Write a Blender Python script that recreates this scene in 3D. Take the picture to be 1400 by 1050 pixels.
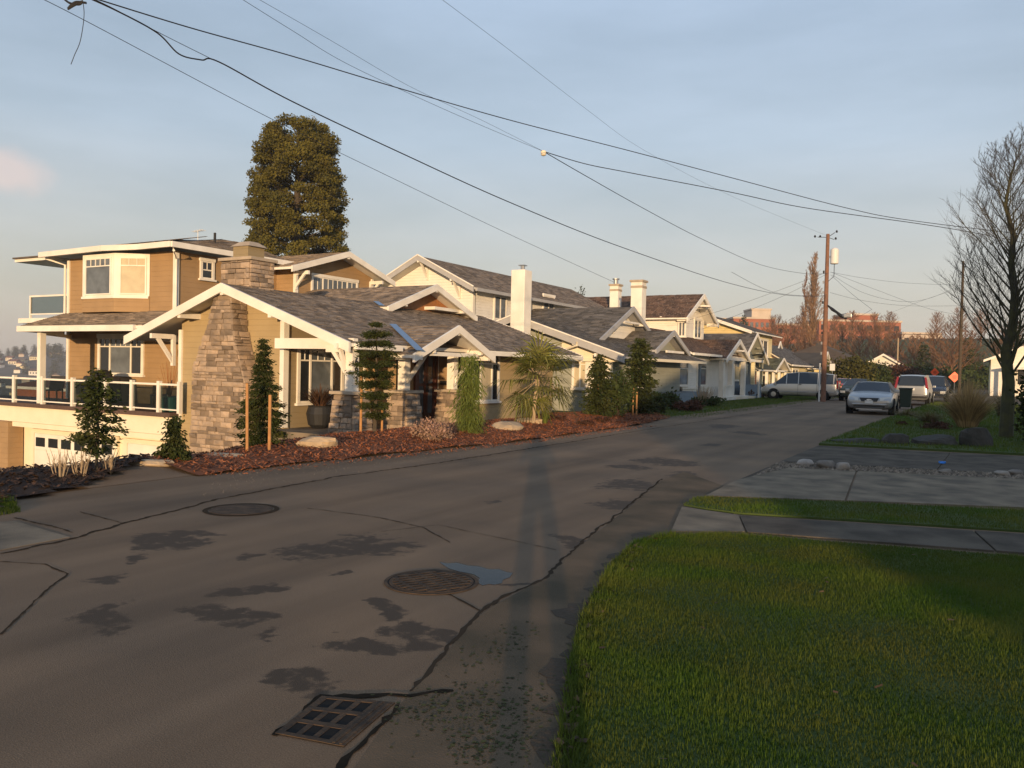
import bpy, bmesh, math, random
import numpy as np
from mathutils import Vector, Matrix
for o in list(bpy.data.objects): bpy.data.objects.remove(o)
random.seed(7); RNG = np.random.default_rng(7)
S = bpy.context.scene; COL = S.collection; RAD = math.radians

# ------------------------------------------------------------------ camera
EYE = 1.6; FPX = 1120.0; YAW, PIT, ROL = RAD(29.7), RAD(-1.07), RAD(1.25)
_F0 = Vector((-math.sin(YAW), math.cos(YAW), 0)); _R0 = Vector((math.cos(YAW), math.sin(YAW), 0)); _Z = Vector((0, 0, 1))
CF = _F0*math.cos(PIT) + _Z*math.sin(PIT); _U0 = _Z*math.cos(PIT) - _F0*math.sin(PIT)
CR = _R0*math.cos(ROL) + _U0*math.sin(ROL); CU = _U0*math.cos(ROL) - _R0*math.sin(ROL)
CP = Vector((0, 0, EYE))
cd = bpy.data.cameras.new('camera'); cam = bpy.data.objects.new('camera', cd); COL.objects.link(cam)
cd.sensor_width = 36; cd.lens = 36*FPX/1400; cd.clip_start = 0.05; cd.clip_end = 6000
M3 = Matrix((CR, CU, -CF)).transposed()
cam.matrix_world = Matrix.Translation(CP) @ M3.to_4x4()
S.camera = cam
# ------------------------------------------------------------------ sky, sun, exposure
SUN_EL = RAD(4.8); SUN_AZ = YAW - RAD(1.7)           # light travels along (-sin, cos) of SUN_AZ
TO_SUN = Vector((math.sin(SUN_AZ)*math.cos(SUN_EL), -math.cos(SUN_AZ)*math.cos(SUN_EL), math.sin(SUN_EL)))
W = bpy.data.worlds.new('World'); S.world = W; W.use_nodes = True
nt = W.node_tree; nt.nodes.clear()
def wn(t, **k):
    n = nt.nodes.new(t)
    for a, b in k.items(): setattr(n, a, b)
    return n
sky = wn('ShaderNodeTexSky', sky_type='NISHITA', sun_disc=False, sun_elevation=SUN_EL, sun_rotation=math.atan2(TO_SUN.x, TO_SUN.y),
         altitude=60, air_density=1.0, dust_density=2.0, ozone_density=1.5)
bg = wn('ShaderNodeBackground'); wo = wn('ShaderNodeOutputWorld')
tc = wn('ShaderNodeTexCoord'); mp = wn('ShaderNodeMapping'); mp.inputs['Scale'].default_value = (1.0, 1.0, 4.5)
mp.inputs['Rotation'].default_value = (0.12, 0.1, 0.4)
ns = wn('ShaderNodeTexNoise'); ns.inputs['Scale'].default_value = 1.6; ns.inputs['Detail'].default_value = 7; ns.inputs['Roughness'].default_value = .55
rp = wn('ShaderNodeValToRGB'); rp.color_ramp.elements[0].position = .32; rp.color_ramp.elements[1].position = .78
rp.color_ramp.elements[0].color = (.50, .50, .50, 1); rp.color_ramp.elements[1].color = (.86, .86, .86, 1)
mx = wn('ShaderNodeMix', data_type='RGBA'); # thin high veil of cloud, warmer and paler near the horizon
sz_ = wn('ShaderNodeSeparateXYZ'); nt.links.new(tc.outputs['Generated'], sz_.inputs[0])
zr_ = wn('ShaderNodeValToRGB'); cr_ = zr_.color_ramp; cr_.elements[0].position = 0.0; cr_.elements[0].color = (.72, .64, .545, 1); cr_.elements[1].position = .55; cr_.elements[1].color = (.42, .56, .78, 1)
el_ = cr_.elements.new(.10); el_.color = (.69, .67, .625, 1); el_ = cr_.elements.new(.26); el_.color = (.54, .645, .77, 1)
vm_ = wn('ShaderNodeVectorMath', operation='SCALE'); vm_.inputs['Scale'].default_value = 10.0
nt.links.new(sz_.outputs['Z'], zr_.inputs['Fac']); nt.links.new(zr_.outputs['Color'], vm_.inputs[0]); nt.links.new(vm_.outputs[0], mx.inputs['B'])
SKY_STR = 0.105
nt.links.new(tc.outputs['Generated'], mp.inputs['Vector']); nt.links.new(mp.outputs[0], ns.inputs['Vector'])
nt.links.new(ns.outputs['Fac'], rp.inputs['Fac']); nt.links.new(rp.outputs['Color'], mx.inputs['Factor'])
nt.links.new(sky.outputs[0], mx.inputs['A'])
cdir = (CF + CR*((14-700)/FPX) - CU*((236-525)/FPX)).normalized()                      # one small sunlit cloud at the left
vd = wn('ShaderNodeVectorMath', operation='SUBTRACT'); vd.inputs[1].default_value = cdir; nt.links.new(tc.outputs['Generated'], vd.inputs[0])
vs_ = wn('ShaderNodeVectorMath', operation='MULTIPLY'); vs_.inputs[1].default_value = (1, 1, 1.5); nt.links.new(vd.outputs[0], vs_.inputs[0])
vl = wn('ShaderNodeVectorMath', operation='LENGTH'); nt.links.new(vs_.outputs[0], vl.inputs[0])
n3_ = wn('ShaderNodeTexNoise'); n3_.inputs['Scale'].default_value = 22; n3_.inputs['Detail'].default_value = 6; nt.links.new(tc.outputs['Generated'], n3_.inputs['Vector'])
ma_ = wn('ShaderNodeMath', operation='MULTIPLY_ADD'); ma_.inputs[1].default_value = .05; nt.links.new(n3_.outputs['Fac'], ma_.inputs[0]); nt.links.new(vl.outputs['Value'], ma_.inputs[2])
mr_ = wn('ShaderNodeMapRange', interpolation_type='SMOOTHSTEP'); mr_.inputs['From Min'].default_value = .072; mr_.inputs['From Max'].default_value = .035; mr_.inputs['To Max'].default_value = .55; nt.links.new(ma_.outputs[0], mr_.inputs['Value'])
mx2 = wn('ShaderNodeMix', data_type='RGBA'); mx2.inputs['B'].default_value = (7.4, 5.9, 5.4, 1); nt.links.new(mr_.outputs[0], mx2.inputs['Factor'])
nt.links.new(mx.outputs['Result'], mx2.inputs['A']); nt.links.new(mx2.outputs['Result'], bg.inputs['Color'])
bg.inputs['Strength'].default_value = SKY_STR
nt.links.new(bg.outputs[0], wo.inputs['Surface'])
sd = bpy.data.lights.new('sun', 'SUN'); sd.energy = 5.0; sd.angle = RAD(.53); sd.color = (1.0, .68, .38)
sun = bpy.data.objects.new('sun', sd); COL.objects.link(sun); sun.rotation_euler = TO_SUN.to_track_quat('Z', 'Y').to_euler(); sun.location = TO_SUN*80
S.view_settings.view_transform = 'Standard'; S.view_settings.look = 'None'; S.view_settings.exposure = 0.2; S.view_settings.gamma = 1.0
S.render.engine = 'CYCLES'; S.cycles.max_bounces = 6; S.cycles.transparent_max_bounces = 12

# ------------------------------------------------------------------ places: points on the ground or on a facade plane, read off the picture
def ray(x, y): return CF + CR*((x-700)/FPX) - CU*((y-525)/FPX)
def onplane(ax, v, x, y):
    r = ray(x, y); return CP + r*((v-CP[ax])/r[ax])
def onX(x, y, X): return onplane(0, X, x, y)
def onY(x, y, Y): return onplane(1, Y, x, y)
def onZ(x, y, Z=0.0): return onplane(2, Z, x, y)
def atd(x, y, d): return CP + ray(x, y)*d
def sm(a, b, x):
    t = min(1, max(0, (x-a)/(b-a))); return t*t*(3-2*t)
def gz(x, y):
    z = -.03 - .24*sm(-12.6, -14.4, x)*sm(6, 12, y) + .10*sm(-9.4, -10.6, x)*(1-sm(-11.6, -13.4, x))*sm(8.5, 11, y)*(1-sm(26, 30, y))
    d = min(1.15, max(0, (-10.9-x)/15)); e = 1 + .75*sm(8, 15, y)
    k = 1.25 - .2*sm(8, 15, y)
    z -= 3.1*k*(d**e)*(1-sm(22, 30, y)) if d > 0 else 0
    z += .12*math.exp(-((x+10.6)/.7)**2)*sm(4, 5, y)*(1-sm(8, 10, y))
    if x < -36: z -= min(36, .10*(-36-x))
    z += 13*sm(150, 270, y)*sm(-140, -60, x)
    return z
def gp(x, y, lift=0.0):
    """ground point seen at a pixel (terrain followed)"""
    r = ray(x, y); t = 2.0
    while t < 400:
        p = CP+r*t
        if p.z <= gz(p.x, p.y)+.002: break
        t += .03 if t < 60 else .3
    p.z = gz(p.x, p.y)+lift; return p

# ------------------------------------------------------------------ materials
MATS = {}
def mat(name, c, c2=None, rough=.8, scale=6, bump=0, bscale=40, rnd=0, spec=.3, metal=0, detail=4, lo=.35, hi=.65, lap=None, coord='OBJ'):
    m = bpy.data.materials.new(name); m.use_nodes = True; t = m.node_tree; b = t.nodes['Principled BSDF']
    b.inputs['Roughness'].default_value = rough; b.inputs['Metallic'].default_value = metal; b.inputs['Specular IOR Level'].default_value = spec
    b.inputs['Base Color'].default_value = (*c, 1)
    g = t.nodes.new('ShaderNodeNewGeometry'); L = t.links.new
    out = None
    if c2:
        n = t.nodes.new('ShaderNodeTexNoise'); n.inputs['Scale'].default_value = scale; n.inputs['Detail'].default_value = detail
        L(g.outputs['Position'], n.inputs['Vector'])
        r = t.nodes.new('ShaderNodeMapRange'); r.inputs['From Min'].default_value = lo; r.inputs['From Max'].default_value = hi
        L(n.outputs['Fac'], r.inputs['Value'])
        x = t.nodes.new('ShaderNodeMix'); x.data_type = 'RGBA'; x.inputs['A'].default_value = (*c, 1); x.inputs['B'].default_value = (*c2, 1)
        L(r.outputs[0], x.inputs['Factor']); out = x.outputs['Result']; L(out, b.inputs['Base Color'])
    if rnd:
        a = t.nodes.new('ShaderNodeAttribute'); a.attribute_name = 'rnd'
        if rnd == 2:
            oi = t.nodes.new('ShaderNodeObjectInfo'); src = oi.outputs['Random']
        else: src = a.outputs['Fac']
        r2 = t.nodes.new('ShaderNodeMapRange'); r2.inputs['To Min'].default_value = .55; r2.inputs['To Max'].default_value = 1.45; L(src, r2.inputs['Value'])
        mm = t.nodes.new('ShaderNodeMix'); mm.data_type = 'RGBA'; mm.blend_type = 'MULTIPLY'; mm.inputs['Factor'].default_value = 1
        if out: L(out, mm.inputs['A'])
        else: mm.inputs['A'].default_value = (*c, 1)
        L(r2.outputs[0], mm.inputs['B']); out = mm.outputs['Result']; L(out, b.inputs['Base Color'])
    hgt = None
    if bump:
        n2 = t.nodes.new('ShaderNodeTexNoise'); n2.inputs['Scale'].default_value = bscale; n2.inputs['Detail'].default_value = 5
        L(g.outputs['Position'], n2.inputs['Vector']); hgt = n2.outputs['Fac']
        bp = t.nodes.new('ShaderNodeBump'); bp.inputs['Strength'].default_value = bump; bp.inputs['Distance'].default_value = .02
        L(hgt, bp.inputs['Height']); L(bp.outputs[0], b.inputs['Normal'])
    if lap:   # lap siding: each board leans out towards its lower edge
        s = t.nodes.new('ShaderNodeSeparateXYZ'); L(g.outputs['Position'], s.inputs[0])
        d = t.nodes.new('ShaderNodeMath'); d.operation = 'DIVIDE'; d.inputs[1].default_value = lap; L(s.outputs['Z'], d.inputs[0])
        f = t.nodes.new('ShaderNodeMath'); f.operation = 'FRACT'; L(d.outputs[0], f.inputs[0])
        i = t.nodes.new('ShaderNodeMath'); i.operation = 'SUBTRACT'; i.inputs[0].default_value = 1; L(f.outputs[0], i.inputs[1])
        bp2 = t.nodes.new('ShaderNodeBump'); bp2.inputs['Strength'].default_value = .8; bp2.inputs['Distance'].default_value = .03
        L(i.outputs[0], bp2.inputs['Height'])
        if hgt: L(bp.outputs[0], bp2.inputs['Normal'])
        L(bp2.outputs[0], b.inputs['Normal'])
    MATS[name] = m; return m
def leafmat(name, c, c2, trans=.25, scale=3):
    m = mat(name, c, c2, rough=.75, scale=scale, rnd=1, spec=.12)
    t = m.node_tree; b = t.nodes['Principled BSDF']; o = t.nodes['Material Output']
    tr = t.nodes.new('ShaderNodeBsdfTranslucent'); ms = t.nodes.new('ShaderNodeMixShader'); ms.inputs[0].default_value = trans
    src = b.inputs['Base Color'].links[0].from_socket
    t.links.new(src, tr.inputs['Color']); t.links.new(b.outputs[0], ms.inputs[1]); t.links.new(tr.outputs[0], ms.inputs[2]); t.links.new(ms.outputs[0], o.inputs['Surface'])
    return m
def glassmat(name, c=(.75, .8, .8), alpha=.75):
    m = bpy.data.materials.new(name); m.use_nodes = True; t = m.node_tree; b = t.nodes['Principled BSDF']; o = t.nodes['Material Output']
    b.inputs['Base Color'].default_value = (.02, .025, .03, 1); b.inputs['Roughness'].default_value = .03; b.inputs['Specular IOR Level'].default_value = .6
    tr = t.nodes.new('ShaderNodeBsdfTransparent'); tr.inputs[0].default_value = (*c, 1)
    ms = t.nodes.new('ShaderNodeMixShader'); ms.inputs[0].default_value = alpha
    t.links.new(b.outputs[0], ms.inputs[1]); t.links.new(tr.outputs[0], ms.inputs[2]); t.links.new(ms.outputs[0], o.inputs['Surface'])
    MATS[name] = m; return m
mat('white', (.76, .725, .65), (.66, .625, .55), rough=.6, scale=1.6, bump=.08)
mat('cream', (.74, .66, .50), (.70, .62, .46), rough=.7, scale=2, bump=.1)
mat('upper_tan', (.325, .212, .108), (.285, .186, .094), rough=.85, scale=1.5, bump=.15, lap=.19)
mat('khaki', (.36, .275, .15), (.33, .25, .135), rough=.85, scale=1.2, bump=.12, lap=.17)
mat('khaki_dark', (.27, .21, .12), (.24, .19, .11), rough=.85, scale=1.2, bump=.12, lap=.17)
mat('white_lap', (.74, .71, .64), (.69, .66, .59), rough=.7, scale=2, bump=.1, lap=.14)
mat('white_wide_lap', (.74, .72, .66), (.70, .68, .62), rough=.7, scale=2, bump=.1, lap=.26)
mat('sage', (.30, .31, .26), (.27, .28, .24), rough=.8, scale=2, bump=.1, lap=.2)
mat('bluegrey', (.16, .20, .235), (.14, .18, .21), rough=.8, scale=2, bump=.1, lap=.18)
mat('yellow', (.62, .50, .24), (.57, .46, .22), rough=.8, scale=2, bump=.1, lap=.16)
mat('pale_yellow', (.66, .58, .36), (.60, .53, .33), rough=.8, scale=2, bump=.1, lap=.16)
mat('grey_trim', (.36, .36, .36), (.32, .32, .32), rough=.6, scale=3)
mat('cedar', (.36, .16, .06), (.28, .12, .045), rough=.6, scale=8, bump=.1)
mat('shingle', (.235, .185, .14), (.165, .135, .108), rough=.92, scale=2.5, rnd=1, bump=.5, bscale=90)
mat('shingle_brown', (.15, .09, .058), (.095, .06, .044), rough=.95, scale=3, rnd=1, bump=.5, bscale=60)
mat('shingle_grey', (.128, .115, .10), (.092, .085, .076), rough=.92, scale=2, rnd=1, bump=.4, bscale=80)
mat('shingle_green', (.105, .11, .075), (.08, .085, .06), rough=.92, scale=2, rnd=1, bump=.4, bscale=80)
mat('shingle_tan', (.19, .135, .085), (.15, .105, .07), rough=.92, scale=2, rnd=1, bump=.4, bscale=80)
mat('shingle_red', (.30, .13, .085), (.24, .10, .07), rough=.92, scale=2, rnd=1)
mat('stone', (.33, .245, .17), (.22, .172, .13), rough=.9, scale=5, rnd=2, bump=.6, bscale=22, lo=.3, hi=.7)
mat('stone_cap', (.40, .33, .25), (.33, .27, .2), rough=.9, scale=5, bump=.4, bscale=25)
mat('mortar', (.20, .16, .125), (.15, .125, .10), rough=.95, scale=10, bump=.4)
mat('boulder', (.44, .33, .21), (.30, .235, .16), rough=.92, scale=4, bump=.7, bscale=14)
mat('dark_boulder', (.055, .05, .043), (.035, .035, .03), rough=.9, scale=6, bump=.7, bscale=14)
mat('pane', (.018, .02, .022), rough=.04, spec=.55)
mat('pane_pale', (.52, .45, .31), (.45, .39, .27), rough=.12, spec=.5, scale=3)
mat('pane_grey', (.13, .15, .17), (.08, .09, .10), rough=.06, spec=.5, scale=2)
glassmat('clear_glass')
mat('mahogany', (.105, .028, .014), (.07, .02, .01), rough=.35, scale=10, spec=.5)
mat('black_metal', (.02, .02, .02), rough=.5)
mat('dark_cover', (.035, .035, .04), (.025, .025, .03), rough=.7, scale=5)
mat('steel', (.45, .45, .44), rough=.35, metal=.9)
mat('flash_blue', (.16, .23, .33), rough=.3, metal=.6)
mat('teal', (.05, .24, .20), (.04, .19, .16), rough=.25, scale=8, spec=.6)
mat('deck', (.10, .065, .05), (.08, .05, .04), rough=.8, scale=8)
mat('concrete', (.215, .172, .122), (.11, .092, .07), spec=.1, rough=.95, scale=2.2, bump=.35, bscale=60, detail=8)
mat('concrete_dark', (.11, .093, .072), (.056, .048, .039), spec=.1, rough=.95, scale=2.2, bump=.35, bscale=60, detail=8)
mat('soil', (.06, .042, .028), (.045, .035, .022), rough=.95, scale=4, bump=.5, bscale=30)
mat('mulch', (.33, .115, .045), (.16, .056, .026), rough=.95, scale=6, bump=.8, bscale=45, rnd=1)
mat('mulch_painted_shade', (.062, .034, .022), (.04, .022, .015), rough=.95, scale=6, bump=.8, bscale=45, rnd=1)  # darker copy of the mulch: the bank's shade is put into its colour
mat('turf', (.05, .072, .016), (.038, .062, .012), rough=.95, scale=2.5, bump=.6, bscale=50)
mat('turf_far', (.07, .08, .028), (.05, .066, .02), rough=.95, scale=.6, bump=.3, bscale=30)
leafmat('grass', (.058, .105, .012), (.10, .115, .02), trans=.3, scale=1.3)
mat('moss', (.035, .04, .012), (.05, .05, .018), rough=1, scale=8, rnd=1)
leafmat('pampas', (.46, .33, .16), (.32, .22, .10), trans=.2)
leafmat('dry_grass', (.17, .125, .055), (.12, .10, .04), trans=.2)
leafmat('dark_conifer', (.024, .036, .010), (.045, .05, .014), trans=.15)
leafmat('sequoia', (.135, .115, .022), (.10, .092, .02), trans=.3, scale=.5)
leafmat('light_conifer', (.13, .16, .035), (.09, .12, .025), trans=.25)
leafmat('palm_leaf', (.10, .115, .025), (.15, .14, .04), trans=.2)
leafmat('shrub_green', (.035, .055, .018), (.055, .07, .022), trans=.2)
leafmat('hedge_olive', (.085, .08, .022), (.055, .058, .018), trans=.2)
leafmat('heather', (.36, .22, .17), (.27, .18, .12), trans=.2)
leafmat('red_shrub', (.085, .035, .024), (.06, .035, .02), trans=.2)
leafmat('phormium', (.11, .055, .03), (.07, .045, .03), trans=.15)
mat('bark', (.085, .065, .045), (.055, .045, .032), rough=.95, scale=9, bump=.7, bscale=20)
mat('bark_mossy', (.075, .072, .03), (.05, .048, .028), rough=.95, scale=5, bump=.6, bscale=20)
mat('twig_red', (.20, .105, .058), (.15, .085, .05), rough=.9, scale=.4)
mat('twig_tan', (.27, .16, .085), (.20, .12, .065), rough=.9, scale=.4)
mat('twig_dark', (.05, .042, .034), (.035, .03, .026), rough=.9, scale=.8)
mat('twig_pale', (.34, .26, .17), rough=.9)
mat('stake', (.42, .22, .085), (.34, .17, .065), rough=.8, scale=8)
mat('pole_wood', (.22, .11, .07), (.15, .085, .06), rough=.9, scale=6, bump=.4, bscale=25)
mat('wire', (.016, .016, .018), rough=.5)
mat('brick_far', (.33, .125, .075), (.28, .105, .065), rough=.9, scale=.5)
mat('concrete_far', (.50, .42, .34), (.44, .37, .3), rough=.9, scale=.3)
mat('hill', (.075, .07, .055), (.05, .055, .045), rough=1, scale=.03, lo=.4, hi=.6)
mat('orange_sign', (.85, .10, .02), rough=.4)
mat('sign_white', (.6, .6, .58), rough=.5)
mat('silver', (.36, .37, .38), rough=.28, metal=.55, spec=.6)
mat('pale_silver', (.50, .48, .44), rough=.3, metal=.45, spec=.6)
mat('navy', (.025, .032, .05), rough=.25, metal=.3, spec=.6)
mat('red_paint', (.38, .02, .018), rough=.25, spec=.6)
mat('car_glass', (.02, .026, .034), rough=.05, spec=.6)
mat('tyre', (.014, .014, .014), rough=.9)
mat('lamp_clear', (.55, .55, .52), rough=.1, spec=.8)
mat('lamp_red', (.2, .012, .01), rough=.15, spec=.7)
mat('lamp_amber', (.6, .2, .02), rough=.15, spec=.7)
mat('iron', (.085, .058, .038), (.045, .034, .026), rough=.85, scale=9, bump=.4, spec=.1)
mat('void', (.004, .004, .004), rough=1)
mat('bin_green', (.022, .035, .025), rough=.5)
mat('blue_plastic', (.02, .2, .6), rough=.4)
mat('cobble', (.27, .235, .195), (.19, .17, .15), rough=.85, scale=7, bump=.4, rnd=2)
mat('skin', (.45, .27, .2), rough=.6); mat('coat', (.03, .035, .05), rough=.9); 

# ------------------------------------------------------------------ mesh helpers
BASE = {}
def rnd_attr(me, vals=None, faces_per=1):
    n = len(me.polygons); a = me.attributes.new('rnd', 'FLOAT', 'FACE')
    if vals is None: vals = np.repeat(RNG.random(n//faces_per+1), faces_per)[:n]
    a.data.foreach_set('value', np.asarray(vals, dtype=np.float32))
class MB:
    def __init__(s): s.v = []; s.f = []
    def add(s, vs, fs):
        k = len(s.v); s.v += [tuple(p) for p in vs]; s.f += [tuple(k+i for i in f) for f in fs]; return s
    def hexa(s, p):   # 8 points: bottom ring 0-3, top ring 4-7
        return s.add(p, [(3, 2, 1, 0), (4, 5, 6, 7), (0, 1, 5, 4), (1, 2, 6, 5), (2, 3, 7, 6), (3, 0, 4, 7)])
    def box(s, x0, x1, y0, y1, z0, z1):
        x0, x1 = min(x0, x1), max(x0, x1); y0, y1 = min(y0, y1), max(y0, y1); z0, z1 = min(z0, z1), max(z0, z1)
        return s.hexa([(x0, y0, z0), (x1, y0, z0), (x1, y1, z0), (x0, y1, z0), (x0, y0, z1), (x1, y0, z1), (x1, y1, z1), (x0, y1, z1)])
    def beam(s, p, q, w, h, up=(0, 0, 1)):
        p, q = Vector(p), Vector(q); d = (q-p).normalized(); a = d.cross(Vector(up))
        if a.length < 1e-4: a = d.cross(Vector((1, 0, 0)))
        a.normalize(); b = a.cross(d).normalized(); a *= w/2; b *= h/2
        return s.hexa([p-a-b, p+a-b, q+a-b, q-a-b, p-a+b, p+a+b, q+a+b, q-a+b])
    def prism(s, pts, lo, hi):   # pts: list of 3D base points, extruded by vector hi-lo given as offset vectors
        n = len(pts); lo, hi = Vector(lo), Vector(hi); P = [Vector(p) for p in pts]
        return s.add([p+lo for p in P]+[p+hi for p in P], [tuple(range(n))[::-1], tuple(range(n, 2*n))]+[(i, (i+1) % n, n+(i+1) % n, n+i) for i in range(n)])
    def tube(s, pts, rs, n=6, cap=True):
        P = [Vector(p) for p in pts]; rs = rs if hasattr(rs, '__len__') else [rs]*len(P); k = len(s.v)
        for i, p in enumerate(P):
            d = (P[min(i+1, len(P)-1)]-P[max(i-1, 0)]); d = d.normalized() if d.length > 1e-9 else Vector((0, 0, 1))
            a = d.orthogonal().normalized() if abs(d.z) > .9 else d.cross(Vector((0, 0, 1))).normalized(); b = d.cross(a)
            for j in range(n):
                t = 2*math.pi*j/n; s.v.append(tuple(p+(a*math.cos(t)+b*math.sin(t))*rs[i]))
        for i in range(len(P)-1):
            for j in range(n): s.f.append((k+i*n+j, k+i*n+(j+1) % n, k+(i+1)*n+(j+1) % n, k+(i+1)*n+j))
        if cap: s.f.append(tuple(k+j for j in range(n))[::-1]); s.f.append(tuple(k+(len(P)-1)*n+j for j in range(n)))
        return s
    def lathe(s, c, prof, n=20, axis='z'):
        k = len(s.v)
        for r, h in prof:
            for j in range(n):
                t = 2*math.pi*j/n; u, w = r*math.cos(t), r*math.sin(t)
                s.v.append((c[0]+u, c[1]+w, c[2]+h) if axis == 'z' else ((c[0]+u, c[1]+h, c[2]+w) if axis == 'y' else (c[0]+h, c[1]+u, c[2]+w)))
        for i in range(len(prof)-1):
            for j in range(n): s.f.append((k+i*n+j, k+i*n+(j+1) % n, k+(i+1)*n+(j+1) % n, k+(i+1)*n+j))
        s.f.append(tuple(k+j for j in range(n))[::-1]); s.f.append(tuple(k+(len(prof)-1)*n+j for j in range(n)))
        return s
    def rock(s, c, sx, sy, sz, n=9, m=6, rough=.18, rz=0, flat=0):
        """boulder cut by random planes"""
        n, m = max(n, 16), max(m, 10); k = len(s.v); ca, sa = math.cos(rz), math.sin(rz); pl = []
        for q in range(14):
            d = Vector((random.gauss(0, 1), random.gauss(0, 1), random.gauss(0, .8))).normalized(); pl.append((d, random.uniform(.8-rough, 1.0)))
        pl += [(Vector((0, 0, 1)), .8 if flat else .95), (Vector((1, 0, 0)), .97), (Vector((-1, 0, 0)), .95), (Vector((0, -1, 0)), .9), (Vector((0, 1, 0)), .95)]
        for i in range(m+1):
            th = math.pi*i/m
            for j in range(n):
                f = 2*math.pi*j/n; u = Vector((math.sin(th)*math.cos(f), math.sin(th)*math.sin(f), math.cos(th)))
                r = min([h/max(1e-3, d.dot(u)) for d, h in pl if d.dot(u) > .05]+[1.35]); r *= 1+random.uniform(-1, 1)*rough*.12*math.sin(th)
                x, y, z = sx*u.x*r, sy*u.y*r, sz*u.z*r; s.v.append((c[0]+x*ca-y*sa, c[1]+x*sa+y*ca, c[2]+z))
        for i in range(m):
            for j in range(n): s.f.append((k+i*n+j, k+(i+1)*n+j, k+(i+1)*n+(j+1) % n, k+i*n+(j+1) % n))
        return s
def link(o, parent=None):
    COL.objects.link(o)
    if parent is not None: o.parent = parent
    return o
def build(mb, name, m, parent=None, smooth=False, kind=None, rnd=False, faces_per=1, base=None, bevel=0, recalc=False):
    v = np.array(mb.v if isinstance(mb, MB) else mb[0], dtype=np.float64); fs = mb.f if isinstance(mb, MB) else mb[1]
    if parent is not None: b = BASE[parent.name]
    elif base is not None: b = Vector(base)
    else:
        lo, hi = v.min(0), v.max(0); b = Vector(((lo[0]+hi[0])/2, (lo[1]+hi[1])/2, lo[2]))
    me = bpy.data.meshes.new(name); me.from_pydata((v-np.array(b)).tolist(), [], fs)
    me.materials.append(MATS[m]); 
    if smooth: me.polygons.foreach_set('use_smooth', [True]*len(me.polygons))
    if rnd: rnd_attr(me, faces_per=faces_per)
    if recalc:
        bm = bmesh.new(); bm.from_mesh(me); bmesh.ops.recalc_face_normals(bm, faces=bm.faces); bm.to_mesh(me); bm.free()
    o = bpy.data.objects.new(name, me); link(o, parent)
    if parent is None: o.location = b
    BASE[o.name] = b
    if bevel:
        md = o.modifiers.new('bevel', 'BEVEL'); md.width = bevel; md.segments = 2; md.limit_method = 'ANGLE'
    if kind: o['kind'] = kind
    return o
def quads(name, P, m, parent=None, kind=None, vals=None, base=None):
    """P: (N,k,3) array of faces with k corners each"""
    N, k = P.shape[:2]; V = P.reshape(-1, 3)
    b = BASE[parent.name] if parent is not None else (Vector(base) if base is not None else Vector((float(V[:, 0].mean()), float(V[:, 1].mean()), float(V[:, 2].min()))))
    me = bpy.data.meshes.new(name); me.vertices.add(N*k); me.vertices.foreach_set('co', (V-np.array(b)).astype(np.float32).ravel())
    me.loops.add(N*k); me.loops.foreach_set('vertex_index', np.arange(N*k, dtype=np.int32))
    me.polygons.add(N); me.polygons.foreach_set('loop_start', np.arange(0, N*k, k, dtype=np.int32)); me.polygons.foreach_set('loop_total', np.full(N, k, dtype=np.int32))
    me.update(calc_edges=True); me.materials.append(MATS[m]); rnd_attr(me, vals if vals is not None else RNG.random(N))
    o = bpy.data.objects.new(name, me); link(o, parent); BASE[o.name] = b
    if parent is None: o.location = b
    if kind: o['kind'] = kind
    return o
def tag(o, label=None, cat=None, group=None, kind=None):
    if label: o['label'] = label
    if cat: o['category'] = cat
    if group: o['group'] = group
    if kind: o['kind'] = kind
    return o
def thing(name, label, cat, loc, group=None, local=False, rz=0):
    o = bpy.data.objects.new(name, None); o.empty_display_size = .3; link(o); o.location = loc; o.rotation_euler.z = rz
    BASE[o.name] = Vector((0, 0, 0)) if local else Vector(loc)
    return tag(o, label, cat, group)
def copy_tree(o, parent=None):
    c = o.copy(); COL.objects.link(c); c.parent = parent; BASE[c.name] = BASE[o.name]
    for ch in o.children: copy_tree(ch, c)
    return c
def structure(o): o['kind'] = 'structure'; return o
# ================================================================== GROUND
def geo(a, b, n): return [a+(b-a)*i/n for i in range(n+1)]
def grid_sheet(xs, ys, zf, name, m, attr=None, keep=None):
    nx, ny = len(xs), len(ys)
    X, Y = np.meshgrid(xs, ys); Zs = np.array([[zf(x, y) for x in xs] for y in ys])
    V = np.stack([X, Y, Zs], -1).reshape(-1, 3)
    F = [(j*nx+i, j*nx+i+1, (j+1)*nx+i+1, (j+1)*nx+i) for j in range(ny-1) for i in range(nx-1) if keep is None or keep((xs[i]+xs[i+1])/2, (ys[j]+ys[j+1])/2)]
    me = bpy.data.meshes.new(name); me.from_pydata(V.tolist(), [], F); me.materials.append(MATS[m]); me.polygons.foreach_set('use_smooth', [True]*len(F))
    if attr is not None:
        a = me.attributes.new('damp', 'FLOAT', 'POINT'); a.data.foreach_set('value', attr(V).astype(np.float32))
    o = bpy.data.objects.new(name, me); link(o); BASE[o.name] = Vector((0, 0, 0)); return o
gx = [-2600, -1500, -900, -600, -420, -300, -220, -170, -140, -110, -90, -75, -60, -50, -42]+geo(-37, 6, 86)+[9, 14, 20, 30, 45, 70, 110, 180, 300, 600, 1500, 2600]
gy = [-1500, -600, -250, -120, -60, -30, -15]+geo(-8, 34, 84)+geo(36, 150, 40)+geo(155, 290, 27)+[320, 400, 600, 1000, 1600, 2800]
structure(grid_sheet(gx, gy, gz, 'ground', 'turf_far'))

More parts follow.
